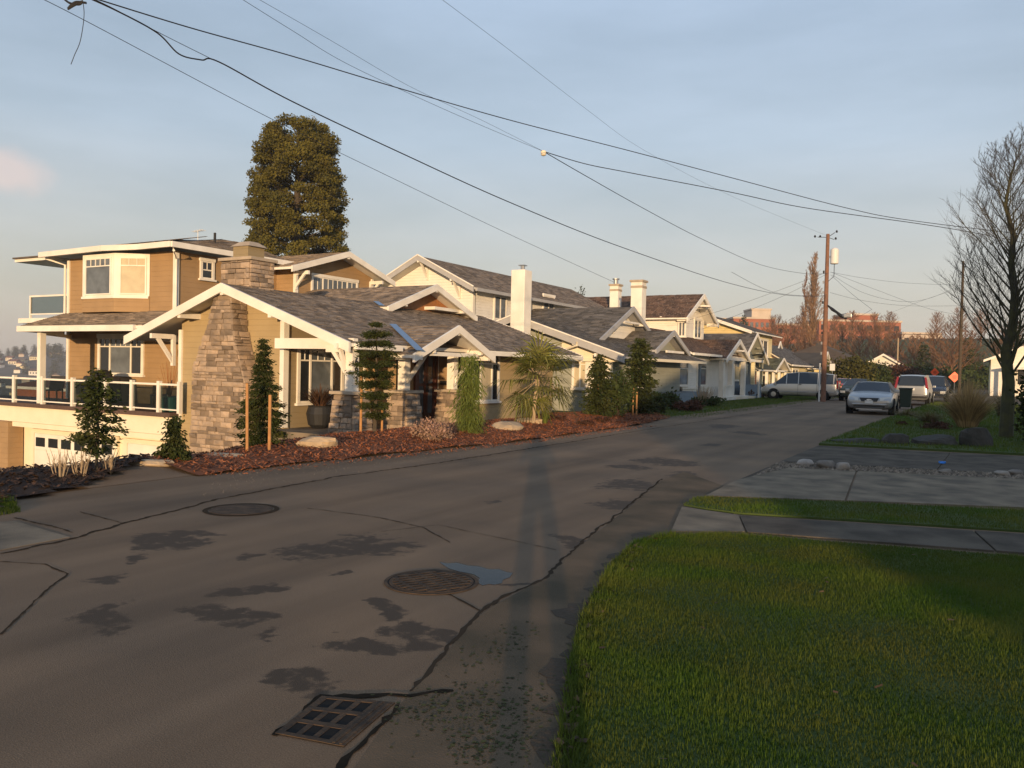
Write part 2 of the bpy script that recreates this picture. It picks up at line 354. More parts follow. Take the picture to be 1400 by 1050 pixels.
# road: one sheet for the street and its shoulder, damp stains traced as world ellipses
DAMP = [(250,740,70,13),(300,728,35,6),(470,752,55,20),(520,745,32,8),(150,832,48,20),(120,858,28,10),(285,850,50,18),(330,862,36,12),(350,808,46,9),(150,779,28,9),
 (382,760,20,7),(540,838,40,12),(575,862,45,16),(520,892,70,13),(408,938,36,16),(600,885,30,10),(465,795,14,6),(858,664,60,9),(905,630,45,7),(962,608,18,3),(832,692,50,9),
 (1020,592,22,3),(795,735,25,8),(205,758,22,6),(375,880,24,6),(640,870,26,10),(700,790,20,6),(690,688,16,3),(985,583,25,3),(930,650,26,5),(870,640,25,4),(575,780,24,5),(480,870,14,4)]
dell = []
for (x, y, a, b) in DAMP:
    c = onZ(x, y); d = (c-CP).dot(_F0); dell.append((c.x, c.y, a*d/FPX, b*d*d/(FPX*EYE)))
def damp_fn(V):
    out = np.zeros(len(V)); V = V.copy()
    for q, (fr, am) in enumerate([(1.7, .16), (3.9, .09), (8.3, .05), (17., .025)]):
        V[:, 0] += am*np.sin(V[:, 1]*fr+q*1.7+1.3*np.sin(V[:, 0]*fr*.8)); V[:, 1] += am*np.sin(V[:, 0]*fr*1.1+q*2.9+1.1*np.sin(V[:, 1]*fr*.7))
    for cx, cy, ra, rb in dell:
        dx, dy = V[:, 0]-cx, V[:, 1]-cy
        u = (dx*_R0.x+dy*_R0.y)/ra; w = (dx*_F0.x+dy*_F0.y)/rb
        out = np.maximum(out, np.clip(1.25-(u*u+w*w)*.75, 0, 1))
    return out
def road_mat():
    m = mat('asphalt', (.18, .122, .076), (.128, .092, .062), rough=.85, scale=.55, bump=.3, bscale=150, detail=6, spec=.12)
    t = m.node_tree; b = t.nodes['Principled BSDF']; L = t.links.new; N = t.nodes.new
    g = N('ShaderNodeNewGeometry'); src = b.inputs['Base Color'].links[0].from_socket
    sp = N('ShaderNodeTexNoise'); sp.inputs['Scale'].default_value = 130; sp.inputs['Detail'].default_value = 2; L(g.outputs['Position'], sp.inputs['Vector'])   # aggregate
    spr = N('ShaderNodeMapRange'); spr.inputs['From Min'].default_value = .3; spr.inputs['From Max'].default_value = .7; spr.inputs['To Min'].default_value = .72; spr.inputs['To Max'].default_value = 1.28; L(sp.outputs['Fac'], spr.inputs['Value'])
    m1 = N('ShaderNodeMix'); m1.data_type = 'RGBA'; m1.blend_type = 'MULTIPLY'; m1.inputs['Factor'].default_value = 1; L(src, m1.inputs['A']); L(spr.outputs[0], m1.inputs['B'])
    mpg = N('ShaderNodeMapping'); mpg.inputs['Scale'].default_value = (1.5, .12, 1); L(g.outputs['Position'], mpg.inputs['Vector'])      # wheel wear along the street
    wr = N('ShaderNodeTexNoise'); wr.inputs['Scale'].default_value = 1.0; wr.inputs['Detail'].default_value = 5; L(mpg.outputs[0], wr.inputs['Vector'])
    wrr = N('ShaderNodeMapRange'); wrr.inputs['From Min'].default_value = .3; wrr.inputs['From Max'].default_value = .7; wrr.inputs['To Min'].default_value = .74; wrr.inputs['To Max'].default_value = 1.2; L(wr.outputs['Fac'], wrr.inputs['Value'])
    m0 = N('ShaderNodeMix'); m0.data_type = 'RGBA'; m0.blend_type = 'MULTIPLY'; m0.inputs['Factor'].default_value = 1; L(m1.outputs['Result'], m0.inputs['A']); L(wrr.outputs[0], m0.inputs['B']); m1 = m0
    a = N('ShaderNodeAttribute'); a.attribute_name = 'damp'
    n = N('ShaderNodeTexNoise'); n.inputs['Scale'].default_value = 7; n.inputs['Detail'].default_value = 7; n.inputs['Roughness'].default_value = .65; L(g.outputs['Position'], n.inputs['Vector'])
    ad = N('ShaderNodeMath'); ad.operation = 'MULTIPLY_ADD'; L(n.outputs['Fac'], ad.inputs[0]); ad.inputs[1].default_value = 2.6; L(a.outputs['Fac'], ad.inputs[2])
    r = N('ShaderNodeMapRange'); r.inputs['From Min'].default_value = 1.86; r.inputs['From Max'].default_value = 2.18; L(ad.outputs[0], r.inputs['Value'])
    m2 = N('ShaderNodeMix'); m2.data_type = 'RGBA'; L(r.outputs[0], m2.inputs['Factor']); L(m1.outputs['Result'], m2.inputs['A']); m2.inputs['B'].default_value = (.062, .045, .031, 1)
    L(m2.outputs['Result'], b.inputs['Base Color'])
    rr = N('ShaderNodeMapRange'); rr.inputs['To Min'].default_value = .8; rr.inputs['To Max'].default_value = .74; L(r.outputs[0], rr.inputs['Value']); L(rr.outputs[0], b.inputs['Roughness'])
road_mat()
rx = geo(-9.6, -1.0, 130)+[-.5, 0, 1, 2, 4, 8]; ry = [-40, -20, -10, -4, 0]+geo(1, 12, 170)+geo(12.15, 30, 110)+geo(30.5, 60, 40)+geo(62, 180, 40)
road = structure(grid_sheet(rx, ry, lambda x, y: max(0, gz(x, y)+.03) if y > 140 else 0.0, 'road', 'asphalt', attr=damp_fn))
side = structure(grid_sheet(geo(-60, -9.6, 60), geo(-14, 4.6, 24), lambda x, y: gz(x, y)+.03, 'side_street', 'asphalt'))

def flat(pts, z, name, m, parent=None, th=.05, kind='structure'):
    mb = MB(); P = [(p[0], p[1], 0) for p in pts]; mb.prism(P, (0, 0, z-th), (0, 0, z)); o = build(mb, name, m, parent, base=(0, 0, 0) if parent is None else None, recalc=True)
    if parent is None and kind: o['kind'] = kind
    return o
def ribbon(px, w, name='crack', parent=None, m='void', z=.004, jit=.65, pixel=True, step=.05):
    pts = [onZ(*p) for p in px] if pixel else [Vector((*p, 0)) for p in px]; P = []
    off = 0.0
    for a, b in zip(pts[:-1], pts[1:]):
        k = max(1, int((b-a).length/step)); nrm = Vector((-(b-a).y, (b-a).x, 0)).normalized()
        for i in range(k): off = off*.8+random.uniform(-1, 1)*w*.45; P.append(a.lerp(b, i/k)+nrm*off)
    P.append(pts[-1]); V = []; F = []
    for i, p in enumerate(P):
        d = (P[min(i+1, len(P)-1)]-P[max(i-1, 0)]).normalized(); nrm = Vector((-d.y, d.x, 0)); ww = w*random.uniform(1-jit, 1+jit)/2
        V += [(p+nrm*ww)[:2]+(z,), (p-nrm*ww)[:2]+(z,)]
        if i: F.append((2*i-2, 2*i-1, 2*i+1, 2*i))
    return build((V, F), name, m, parent)
mat('crack_tar', (.048, .037, .027), rough=1, spec=.0)
for px, w in [([(0,868),(45,822),(92,785),(60,772),(0,768)], .014), ([(560,945),(600,905),(640,850),(670,828),(740,790),(790,745),(850,700),(905,655)], .026),
              ([(655,835),(600,808)], .015), ([(420,695),(520,708),(580,722),(615,742)], .012), ([(520,727),(600,718),(760,752)], .008),
              ([(0,757),(95,738),(170,716),(300,682),(460,652),(600,633),(720,614),(880,588),(1000,570),(1100,553)], .035), ([(100,728),(20,708)], .02), ([(170,716),(110,700)], .015)]:
    ribbon(px, w, 'crack', road, 'crack_tar')
flat([onZ(*p)[:2] for p in [(-160,770),(0,753),(95,735),(20,713),(-160,725)]], .006, 'concrete_apron', 'concrete', road, th=.004)

# --- right-hand side: lawns, path, driveway slabs
LAWN1 = [(-.55, -2.5), (-.95, .6), (-1.22, 2.2), (-1.38, 3.0), (-1.74, 3.85), (-2.1, 4.8), (-2.5, 6.25), (-2.66, 7.2), (-2.55, 7.72), (-2.1, 8.12), (-1.0, 8.36), (.39, 8.66), (2.5, 9.1), (7, 10), (7, -2.5)]
STRIP = [(-3.08, 10.12), (-3.04, 9.55), (-2.75, 9.42), (-2.3, 9.36), (-1, 9.72), (.45, 10.1), (2.5, 10.65), (7, 11.8), (7, 13.4), (.51, 11.66), (-1.4, 11.0), (-2.9, 10.32)]
LAWN2 = [(-3.15, 19.75), (.84, 20.35), (7, 21.3), (14, 24), (14, 60), (-2.4, 60), (-2.75, 45), (-3.05, 30)]
turf1 = flat(LAWN1, .014, 'lawn', 'turf'); turf2 = flat(STRIP, .024, 'lawn', 'turf'); turf3 = flat(LAWN2, .05, 'lawn', 'turf', th=.08)
path = flat([(-2.62, 7.85), (-3.0, 9.36), (-2.3, 9.2), (-2.0, 8.28)], .022, 'apron_slab', 'concrete')
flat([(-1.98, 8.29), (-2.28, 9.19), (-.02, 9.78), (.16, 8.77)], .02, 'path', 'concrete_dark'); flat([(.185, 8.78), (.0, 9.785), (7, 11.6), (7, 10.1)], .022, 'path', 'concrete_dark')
drive = flat([(-3.03, 10.42), (-1.45, 11.15), (-1.75, 14.72), (-2.78, 14.45), (-3.1, 12.2)], .018, 'driveway', 'concrete')
for q in [[(-1.42, 11.16), (.6, 12.0), (.9, 15.42), (-1.72, 14.73)], [(.63, 12.01), (7, 14.0), (7, 17.0), (.93, 15.43)]]: flat(q, .02, 'slab', 'concrete', drive)
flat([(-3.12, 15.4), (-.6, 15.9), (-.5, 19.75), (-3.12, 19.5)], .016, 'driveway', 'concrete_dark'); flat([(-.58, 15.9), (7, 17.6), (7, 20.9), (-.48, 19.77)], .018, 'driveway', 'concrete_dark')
flat([(-3.1, 12.3), (-2.78, 14.5), (-1.7, 14.78), (.9, 15.46), (7, 17.05), (7, 17.55), (-.6, 15.88), (-3.12, 15.36)], .008, 'gravel_bed', 'soil')

# inside-polygon sampling for blades, chips and pebbles
def inpoly(P, poly):
    x, y = P[:, 0], P[:, 1]; c = np.zeros(len(P), bool); n = len(poly); j = n-1
    for i in range(n):
        xi, yi = poly[i]; xj, yj = poly[j]
        cond = ((yi > y) != (yj > y)) & (x < (xj-xi)*(y-yi)/((yj-yi) if yj != yi else 1e-9)+xi); c ^= cond; j = i
    return c
def sample(poly, n):
    a = np.array(poly); lo, hi = a.min(0), a.max(0); out = []
    tot = 0
    while tot < n:
        P = lo+(hi-lo)*RNG.random((n*2, 2)); P = P[inpoly(P, poly)]; out.append(P); tot += len(P)
    return np.concatenate(out)[:n]
def lumps(P, s): return .5+.25*np.sin(P[:, 0]*s+1.3*np.sin(P[:, 1]*s*.7))+.25*np.sin(P[:, 1]*s*1.3+np.sin(P[:, 0]*s*.9))
def blades(poly, n, h, w, name, label, m='grass', z=.03, zf=None, lean=.5, cat='grass'):
    P = sample(poly, n); N = len(P); lp = lumps(P, 5)*.5+lumps(P, 1.7)*.5; H = h*(.45+.8*lp)*(.6+.8*RNG.random(N)); A = RNG.random(N)*6.283
    dv = np.stack([np.cos(A), np.sin(A)], 1); L = lean*(RNG.random(N)*1.2)[:, None]; pr = np.stack([-dv[:, 1], dv[:, 0]], 1)*w/2
    Z0 = np.full(N, z) if zf is None else np.array([zf(a, b) for a, b in P])+z
    Q = np.zeros((N, 3, 3)); Q[:, 0, :2] = P-pr; Q[:, 1, :2] = P+pr; Q[:, 2, :2] = P+dv*L*H[:, None]
    Q[:, 0, 2] = Z0; Q[:, 1, 2] = Z0; Q[:, 2, 2] = Z0+H
    o = quads(name, Q, m, kind='stuff', vals=np.clip(.25*RNG.random(N)+.75*lp, 0, 1)); return tag(o, label, cat)
def chips(poly, n, L, name, label, m, zf, cat, w=.3, up=.6):
    P = sample(poly, n); N = len(P); A = RNG.random(N)*6.283; T = (RNG.random(N)-.5)*up*2
    u = np.stack([np.cos(A)*np.cos(T), np.sin(A)*np.cos(T), np.sin(T)], 1)*(L*(.5+RNG.random(N)))[:, None]/2
    B = RNG.random(N)*6.283; v = np.stack([-np.sin(A), np.cos(A), .5*np.sin(B)], 1)*(L*w*(.5+RNG.random(N)))[:, None]/2
    C = np.concatenate([P, np.array([zf(a, b)+.012+.02*random.random() for a, b in P])[:, None]], 1)
    o = quads(name, np.stack([C-u-v, C+u-v, C+u+v, C-u+v], 1), m, kind='stuff'); return tag(o, label, cat)
nl = [(-1.2, 2.0), (-1.38, 3.0), (-1.74, 3.85), (-2.1, 4.8), (-2.5, 6.25), (-2.66, 7.2), (-2.55, 7.72), (-2.1, 8.12), (-1.0, 8.36), (.39, 8.66), (1.6, 8.9), (.2, 2.0)]
blades(nl, 210000, .034, .0055, 'grass', 'short grass of the shaded lawn at the bottom right', z=.01)
blades(STRIP, 46000, .038, .008, 'grass', 'narrow grass strip between the driveway and the path', z=.02)
blades([(-3.15, 19.8), (.84, 20.4), (5, 21), (6, 34), (-3.0, 34)], 36000, .07, .016, 'grass', 'grass of the lawn around the bare tree', z=.045)
blades([(-3.0, 34), (6, 34), (9, 58), (-2.5, 58)], 16000, .10, .04, 'grass', 'rough grass beyond the pampas along the parked vehicles', z=.045)
mat('leaf_litter', (.10, .06, .028), (.06, .038, .02), rough=.9, scale=9, rnd=1)
e1 = np.array([(-.95, .6), (-1.22, 2.2), (-1.38, 3.0), (-1.74, 3.85), (-2.1, 4.8), (-2.5, 6.25), (-2.66, 7.2), (-2.55, 7.72)])
e1p = [tuple(p) for p in e1+np.array([.05, 0])]+[tuple(p) for p in (e1-np.array([.09, 0]))[::-1]]
blades(e1p, 9000, .055, .007, 'grass', 'ragged grass fringe along the edge of the road', z=.005, lean=.9)
blades([(-8.5, 4.2), (-9.2, 4.0), (-10.5, 4.6), (-9.35, 5.2), (-8.6, 4.85)], 5000, .07, .009, 'grass', 'tuft of green grass at the edge of the side street', z=.0, zf=lambda x, y: max(0, gz(x, y)))
ribbon([tuple(p-np.array([.05, 0])) for p in e1], .16, 'soil_edge', road, 'soil', z=.0055, jit=.6, pixel=False, step=.06)
chips(e1p, 160, .045, 'leaf_litter', 'fallen leaves and debris along the lawn edge', 'leaf_litter', lambda x, y: .004, 'leaves', w=.6, up=.3); chips(nl, 45, .03, 'leaf_litter', 'few fallen leaves lying on the near lawn', 'leaf_litter', lambda x, y: .03, 'leaves', w=.6, up=.4)
VERGE = [(-8.7, 27), (-8.7, 72), (-13.5, 72), (-13.6, 34), (-11.5, 29)]
blades(VERGE, 26000, .09, .03, 'grass', 'green front lawns along the far side of the street', z=-.01, zf=gz)
P = np.concatenate([np.array(c)+RNG.normal(size=(n, 2))*np.array(r) for c, r, n in [((-1.95, 3.3), (.14, .2), 420), ((-1.75, 3.0), (.12, .14), 260), ((-2.35, 4.0), (.08, .25), 160), ((-2.2, 3.1), (.12, .1), 120)]]); N = len(P); A = RNG.random(N)*6.283; d_ = np.stack([np.cos(A), np.sin(A)], 1)*.012*(.25+RNG.random(N)**2)[:, None]; Q = np.zeros((N, 4, 3)); e_ = np.stack([-d_[:, 1], d_[:, 0]], 1)
for k, o_ in enumerate((d_, e_, -d_, -e_)): Q[:, k, :2] = P+o_; Q[:, k, 2] = .004+.004*RNG.random(N)
tag(quads('moss', Q, 'moss', kind='stuff'), 'moss growing on the asphalt beside the drain grate', 'moss')
mat('asphalt_worn', (.135, .096, .062), (.075, .06, .04), spec=.1, rough=.92, scale=1.6, bump=.4, bscale=120, detail=8)
flat([onZ(*p)[:2] for p in [(470,1070),(560,948),(600,907),(642,852),(672,830),(742,792),(792,747),(850,702),(905,657),(935,645)]]+[(-3.12, 11.6), (-3.0, 10), (-2.5, 7), (-2.0, 5), (-1.2, 2.6), (-1.0, 1.5)], .003, 'road_edge', 'asphalt_worn', road, th=.002)
def lerp(a, b, t): return a+(b-a)*t
# --- mulch beds
BED = [(-9.45, 7.85), (-9.37, 10.3), (-9.1, 12.8), (-8.78, 15.4), (-8.7, 19), (-8.85, 23.6), (-9.4, 27.5), (-11, 29.5), (-15.3, 30.5), (-15.3, 23), (-14.2, 22), (-14.2, 16.2), (-17.5, 16.5), (-21, 16.4), (-20.5, 12), (-15, 10.5), (-12, 8.6), (-10.6, 7.7)]
BED2 = [(-8.8, 4.75), (-9.25, 5.0), (-9.5, 6.0), (-10.4, 7.55), (-11.2, 8.35), (-13, 9.2), (-16, 9.2), (-17, 5.2), (-13, 4.7), (-10.2, 4.6)]
def wob(x, y): return .5+.5*math.sin(x*2.3+math.sin(y*1.9))*math.sin(y*2.7+math.cos(x*3.1))
def mz(x, y): return lerp(.004, gz(x, y)+.05, sm(-9.0, -9.9, x))+.05*wob(x, y)
structure(grid_sheet(geo(-24, -9.55, 60), geo(4.55, 17.2, 50), lambda x, y: gz(x, y)+.022, 'driveway', 'asphalt'))
def bed(poly, name, m, label):
    a = np.array(poly); lo, hi = a.min(0), a.max(0); xs = geo(lo[0]-.1, hi[0]+.1, int((hi[0]-lo[0])/.16)); ys = geo(lo[1]-.1, hi[1]+.1, int((hi[1]-lo[1])/.16))
    kp = lambda x, y: bool(inpoly(np.array([[x, y]]), poly)[0])
    return structure(grid_sheet(xs, ys, mz, name, m, keep=kp))
bed(BED, 'mulch_bed', 'mulch', ''); bed(BED2, 'mulch_bed', 'mulch_painted_shade', '')
FB = [(x+.12, y) if x > -9.6 else (x, y) for x, y in BED]
chips(FB, 40000, .06, 'mulch_chips', 'reddish bark mulch spread in front of the houses', 'mulch', mz, 'mulch')
chips([(-9.45, 8), (-9.3, 10.3), (-8.7, 15.4), (-8.6, 23), (-8.2, 23), (-8.35, 15.4), (-8.9, 10), (-9.1, 8)], 900, .05, 'mulch_chips', 'stray bark chips scattered over the road shoulder', 'mulch', lambda x, y: -.01, 'mulch')
chips(BED2, 5000, .08, 'mulch_chips', 'dark mulch on the bank above the garage, shade put into its colour', 'mulch_painted_shade', mz, 'mulch')
# --- gravel strip and litter
GR = [(-3.0, 12.8), (-2.8, 14.5), (-1.7, 14.8), (.9, 15.48), (3, 16.0), (3, 16.6), (-.6, 15.85), (-3.1, 15.33)]
def pebbles(poly, n, r, name, label, zf, m='cobble', cat='gravel'):
    P = sample(poly, n); Q = []
    for (x, y) in P:
        s = r*random.uniform(.5, 1.5); z = zf(x, y); a = random.random()*1.5; p = [(x+s*math.cos(a+k*1.571), y+s*math.sin(a+k*1.571)*random.uniform(.6, 1), z) for k in range(4)]; t = (x+s*.2, y, z+s*random.uniform(.6, 1.1))
        for k in range(4): Q.append([p[k], p[(k+1) % 4], t])
    return tag(quads(name, np.array(Q), m, kind='stuff', vals=np.repeat(RNG.random(n), 4)), label, cat)
mat('gravel_mix', (.20, .165, .125), (.13, .11, .09), rough=.9, scale=12, rnd=1)
pebbles(GR, 2600, .03, 'gravel', 'brown gravel in the strip between two driveways', lambda x, y: .005, 'gravel_mix')
pebbles([(-8.0, 6.6), (-7.9, 25), (-8.9, 25), (-9.3, 12), (-9.5, 8)], 1300, .006, 'grit', 'loose grit scattered on the road shoulder', lambda x, y: 0.0, 'gravel_mix')
for i, (x, y, w, h, lab) in enumerate([(1100,637,13,7,'pale rounded stone at the road end of the gravel strip'),(1130,641,15,9,'broad flat tan stone in the gravel strip'),(1153,643,10,8,'round pinkish stone beside the broad flat one in the gravel strip'),
        (1292,648,9,5,'small flat stone halfway along the gravel strip'),(1370,651,11,5,'flat grey stone near the right end of the gravel strip'),(1388,650,10,6,'grey stone at the right end of the gravel strip')]):
    p = onZ(x, y); d = (p-CP).dot(CF); mb = MB().rock((p.x, p.y, .02+h*d/FPX*.35), w*d/FPX, w*d/FPX*.7, h*d/FPX*.8, n=10, m=6, rough=.06, rz=YAW)
    tag(build(mb, 'edging_stone', 'cobble', smooth=True), lab, 'stone', 'stones in the gravel strip')
tag(build(MB().box(-.62, -.5, 17.2, 17.25, .02, .05).box(-.6, -.52, 17.1, 17.2, .02, .03), 'plastic_scrap', 'blue_plastic'), 'scrap of bright blue plastic lying on the driveway', 'litter')
for p in [(1085,637)]: pass
# ================================================================== castings in the road
c = onZ(590, 796); mh = thing('manhole_cover', 'round rusty slotted manhole cover beside the puddle', 'manhole', (c.x, c.y, .0))
mb = MB(); n = 48
def ring(mb, c, r0, r1, z0, z1, n=48): mb.lathe((c.x, c.y, 0), [(r0, z0), (r0, z1), (r1, z1), (r1, z0)], n)
for r0, r1, nm, z1 in [(.325, .352, 'frame', .008), (.285, .312, 'rim', .009)]:
    mb = MB(); k = n; V = []; F = []
    for j in range(k):
        t = 2*math.pi*j/k; cs, sn = math.cos(t), math.sin(t)
        V += [(c.x+r0*cs, c.y+r0*sn, .003), (c.x+r0*cs, c.y+r0*sn, z1), (c.x+r1*cs, c.y+r1*sn, z1), (c.x+r1*cs, c.y+r1*sn, .003)]
        a, b = 4*j, 4*((j+1) % k); F += [(a, b, b+1, a+1), (a+1, b+1, b+2, a+2), (a+2, b+2, b+3, a+3)]
    build((V, F), nm, 'iron', mh)
build(MB().lathe((c.x, c.y, .0), [(.325, .003), (.325, .006)], 48), 'base', 'void', mh)
mb = MB(); dA = Vector((math.cos(RAD(62)), math.sin(RAD(62)), 0)); dB = Vector((-dA.y, dA.x, 0))
for k in range(-4, 5):
    off = k*.06; half = math.sqrt(max(0, .285**2-off**2))
    mb.beam(c+dB*off-dA*half+Vector((0, 0, .009)), c+dB*off+dA*half+Vector((0, 0, .009)), .034, .008)
for k in range(-2, 3):
    off = k*.105; half = math.sqrt(max(0, .285**2-off**2)); mb.beam(c+dA*off-dB*half+Vector((0, 0, .0085)), c+dA*off+dB*half+Vector((0, 0, .0085)), .026, .008)
build(mb, 'grid', 'iron', mh)
mat('water', (.02, .025, .03), rough=.03, spec=.3); MATS['water'].node_tree.nodes['Principled BSDF'].inputs['IOR'].default_value = 1.13
pud = [(600,769),(612,771),(625,770),(640,774),(655,775),(668,779),(682,779),(693,783),(701,784),(697,790),(688,793),(686,798),(676,800),(668,799),(660,801),(652,797),(656,791),(648,786),(640,784),(628,782),(614,778)]
tag(build(([tuple(onZ(*p)[:2])+(.0035,) for p in pud], [tuple(range(len(pud)))[::-1]]), 'puddle', 'water', recalc=True), 'shallow puddle reflecting the sky beside the round manhole', 'puddle')
c2 = onZ(330, 697); m2 = thing('manhole_cover', 'worn flat manhole cover near the left road edge', 'manhole', (c2.x, c2.y, 0))
build(MB().lathe((c2.x, c2.y, 0), [(.33, .002), (.33, .006)], 40), 'lid', 'iron', m2)
V = []; F = []
for j in range(40):
    t = 2*math.pi*j/40; V += [(c2.x+.345*math.cos(t), c2.y+.345*math.sin(t), .005), (c2.x+.40*math.cos(t), c2.y+.40*math.sin(t), .005)]; a, b = 2*j, 2*((j+1) % 40); F.append((a, a+1, b+1, b))
build((V, F), 'frame', 'crack_tar', m2)
# storm drain: frame, three rows of three slots
g0, g1, g2, g3 = [onZ(*p) for p in [(376,1004),(440,953),(540,962),(470,1022)]]
dg = thing('drain_grate', 'rectangular cast-iron storm drain grate in the foreground road', 'drain', ((g0.x+g2.x)/2, (g0.y+g2.y)/2, 0))
def bl(u, v, z): p = g0.lerp(g1, v).lerp(g3.lerp(g2, v), u); return (p.x, p.y, z)
def patch(mb, u0, u1, v0, v1, z0, z1): mb.hexa([bl(u0, v0, z0), bl(u1, v0, z0), bl(u1, v1, z0), bl(u0, v1, z0), bl(u0, v0, z1), bl(u1, v0, z1), bl(u1, v1, z1), bl(u0, v1, z1)])
mb = MB(); patch(mb, 0, 1, 0, 1, .001, .004); build(mb, 'pit', 'void', dg, recalc=True)
us = [.1, .26, .34, .5, .58, .74]; vs = [.06, .3, .38, .62, .70, .94]
mb = MB(); patch(mb, 0, .1, 0, 1, .003, .007); patch(mb, .74, 1, 0, 1, .003, .007)
for v0, v1 in [(0, .06), (.30, .38), (.62, .70), (.94, 1)]: patch(mb, .1, .74, v0, v1, .003, .0075)
for u0, u1 in [(.26, .34), (.5, .58)]:
    for v0, v1 in [(.06, .30), (.38, .62), (.70, .94)]: patch(mb, u0, u1, v0, v1, .003, .0068)
build(mb, 'grate', 'iron', dg, recalc=True)
mb = MB(); patch(mb, .82, .86, .02, .98, .0072, .010); patch(mb, .92, .96, .02, .98, .0072, .010); build(mb, 'rib', 'iron', dg, recalc=True)
mat('sediment', (.03, .024, .018), (.018, .016, .013), rough=1, scale=9, spec=.0)
ribbon([(372,1006),(440,950),(560,950),(620,945)], .035, 'sediment', dg, 'sediment', z=.005); ribbon([(545,965),(480,1030),(440,1075)], .03, 'sediment', dg, 'sediment', z=.005)
# ================================================================== HOUSE HELPERS
def PL(ax, pos, d, a, z, off=0.0):   # ax 'y': wall plane X=pos running along Y; ax 'x': wall plane Y=pos running along X; d: outward sign
    return (pos+d*off, a, z) if ax == 'y' else (a, pos+d*off, z)
def pbox(mb, ax, pos, d, a0, a1, z0, z1, o0, o1):
    p, q = PL(ax, pos, d, a0, z0, o0), PL(ax, pos, d, a1, z1, o1); mb.box(p[0], q[0], p[1], q[1], p[2], q[2]); return mb
def wall(parent, ax, pos, d, poly, m, th=.2, name='wall'):
    mb = MB(); P = [PL(ax, pos, d, a, z, 0) for a, z in poly]; off = (-d*th, 0, 0) if ax == 'y' else (0, -d*th, 0)
    mb.prism(P, (0, 0, 0), off); return build(mb, name, m, parent, recalc=True)
def wbox(parent, x0, x1, y0, y1, z0, z1, m, name='wall'): return build(MB().box(x0, x1, y0, y1, z0, z1), name, m, parent)
def window(parent, ax, pos, d, a0, a1, z0, z1, cols=(1,), transom=None, muntins=None, trim=.11, m='white', pane='pane', sill=True, panes=None, name='window', cross=None):
    a0, a1 = min(a0, a1), max(a0, a1); z0, z1 = min(z0, z1), max(z0, z1)
    fb = MB(); pr = .055
    pbox(fb, ax, pos, d, a0, a0+trim, z0, z1, 0, pr); pbox(fb, ax, pos, d, a1-trim, a1, z0, z1, 0, pr)
    pbox(fb, ax, pos, d, a0-.03, a1+.03, z1, z1+trim*1.15, 0, pr+.02); pbox(fb, ax, pos, d, a0+trim, a1-trim, z1-.05, z1, 0, pr-.012); pbox(fb, ax, pos, d, a0+trim, a1-trim, z0, z0+.06, 0, pr-.012)
    tot = sum(cols); x = a0+trim; W = a1-a0-2*trim; cells = []
    for i, c in enumerate(cols):
        w = W*c/tot; mu = .035 if len(cols) > 1 else 0
        l, r = x+(mu if i else 0), x+w-(mu if i < len(cols)-1 else 0)
        if i: pbox(fb, ax, pos, d, x-mu, x+mu, z0+.06, z1-.05, 0, pr-.008)
        cells.append((l, r)); x += w
    zb, zt = z0+.06, z1-.05
    if transom:
        zc = zb+(zt-zb)*transom
        for i, (l, r) in enumerate(cells):
            pbox(fb, ax, pos, d, l, r, zc-.022, zc+.022, 0, pr-.015)
            k = (muntins[i] if muntins else 1)
            for j in range(1, k): u = l+(r-l)*j/k; pbox(fb, ax, pos, d, u-.012, u+.012, zc+.022, zt, 0, pr-.02)
    if cross:
        for i, (l, r) in enumerate(cells):
            for j in range(1, cross): u = l+(r-l)*j/cross; pbox(fb, ax, pos, d, u-.012, u+.012, zb, zt, 0, pr-.02)
    f = build(fb, name, m, parent)
    for i, (l, r) in enumerate(cells):
        pm = panes[i] if panes else pane
        build(pbox(MB(), ax, pos, d, l, r, zb, zt, .004, .014), 'pane', pm, f)
    if sill: build(pbox(MB(), ax, pos, d, a0-.06, a1+.06, z0-.07, z0-.003, 0, .11), 'sill', m, f)
    return f
def wpx(parent, ax, pos, d, p0, p1, **k):
    f = onX if ax == 'y' else onY; A, B = f(*p0, pos), f(*p1, pos); i = 1 if ax == 'y' else 0
    return window(parent, ax, pos, d, A[i], B[i], B.z, A.z, **k)
def shingles(parent, m, E0, E1, R1, R0, row=.15, wid=.3):
    """tabs over the quad eave0, eave1, ridge1, ridge0"""
    E0, E1, R1, R0 = [np.array(p, float) for p in (E0, E1, R1, R0)]
    if np.linalg.norm(E1-E0) > .01: U = E1-E0
    else: U = R1-R0
    U = U/np.linalg.norm(U); V = (R0-E0)-((R0-E0)@U)*U; L = np.linalg.norm(V); V = V/L; N = np.cross(U, V)
    if N[2] < 0: N = -N
    ue0, ue1, ur0, ur1 = 0, (E1-E0)@U, (R0-E0)@U, (R1-E0)@U
    Q = []; vals = []
    for k in range(int(L/row)+1):
        v0 = k*row; v1 = min(v0+row*1.15, L); t = min(1, (v0+.5*row)/L); lo, hi = ue0+(ur0-ue0)*t, ue1+(ur1-ue1)*t; u = lo-random.random()*wid*.3
        while u < hi:
            w = wid*random.uniform(.55, 1.35); a, b = max(u, lo), min(u+w-.006, hi); u += w
            if b-a < .03: continue
            h = .02+random.random()*.012; vv = v0-.012*random.random()
            p = [E0+U*a+V*vv+N*h, E0+U*b+V*vv+N*h, E0+U*b+V*v1+N*.006, E0+U*a+V*v1+N*.006]; q = [E0+U*a+V*vv+N*.0, E0+U*b+V*vv+N*.0, p[1], p[0]]
            r = random.random()
            if r > .93: r = 1.6
            Q += [p, q]; vals += [r, r*.8]
    if not Q: return None
    return quads('shingles', np.array(Q), m, parent, kind='stuff', vals=vals)
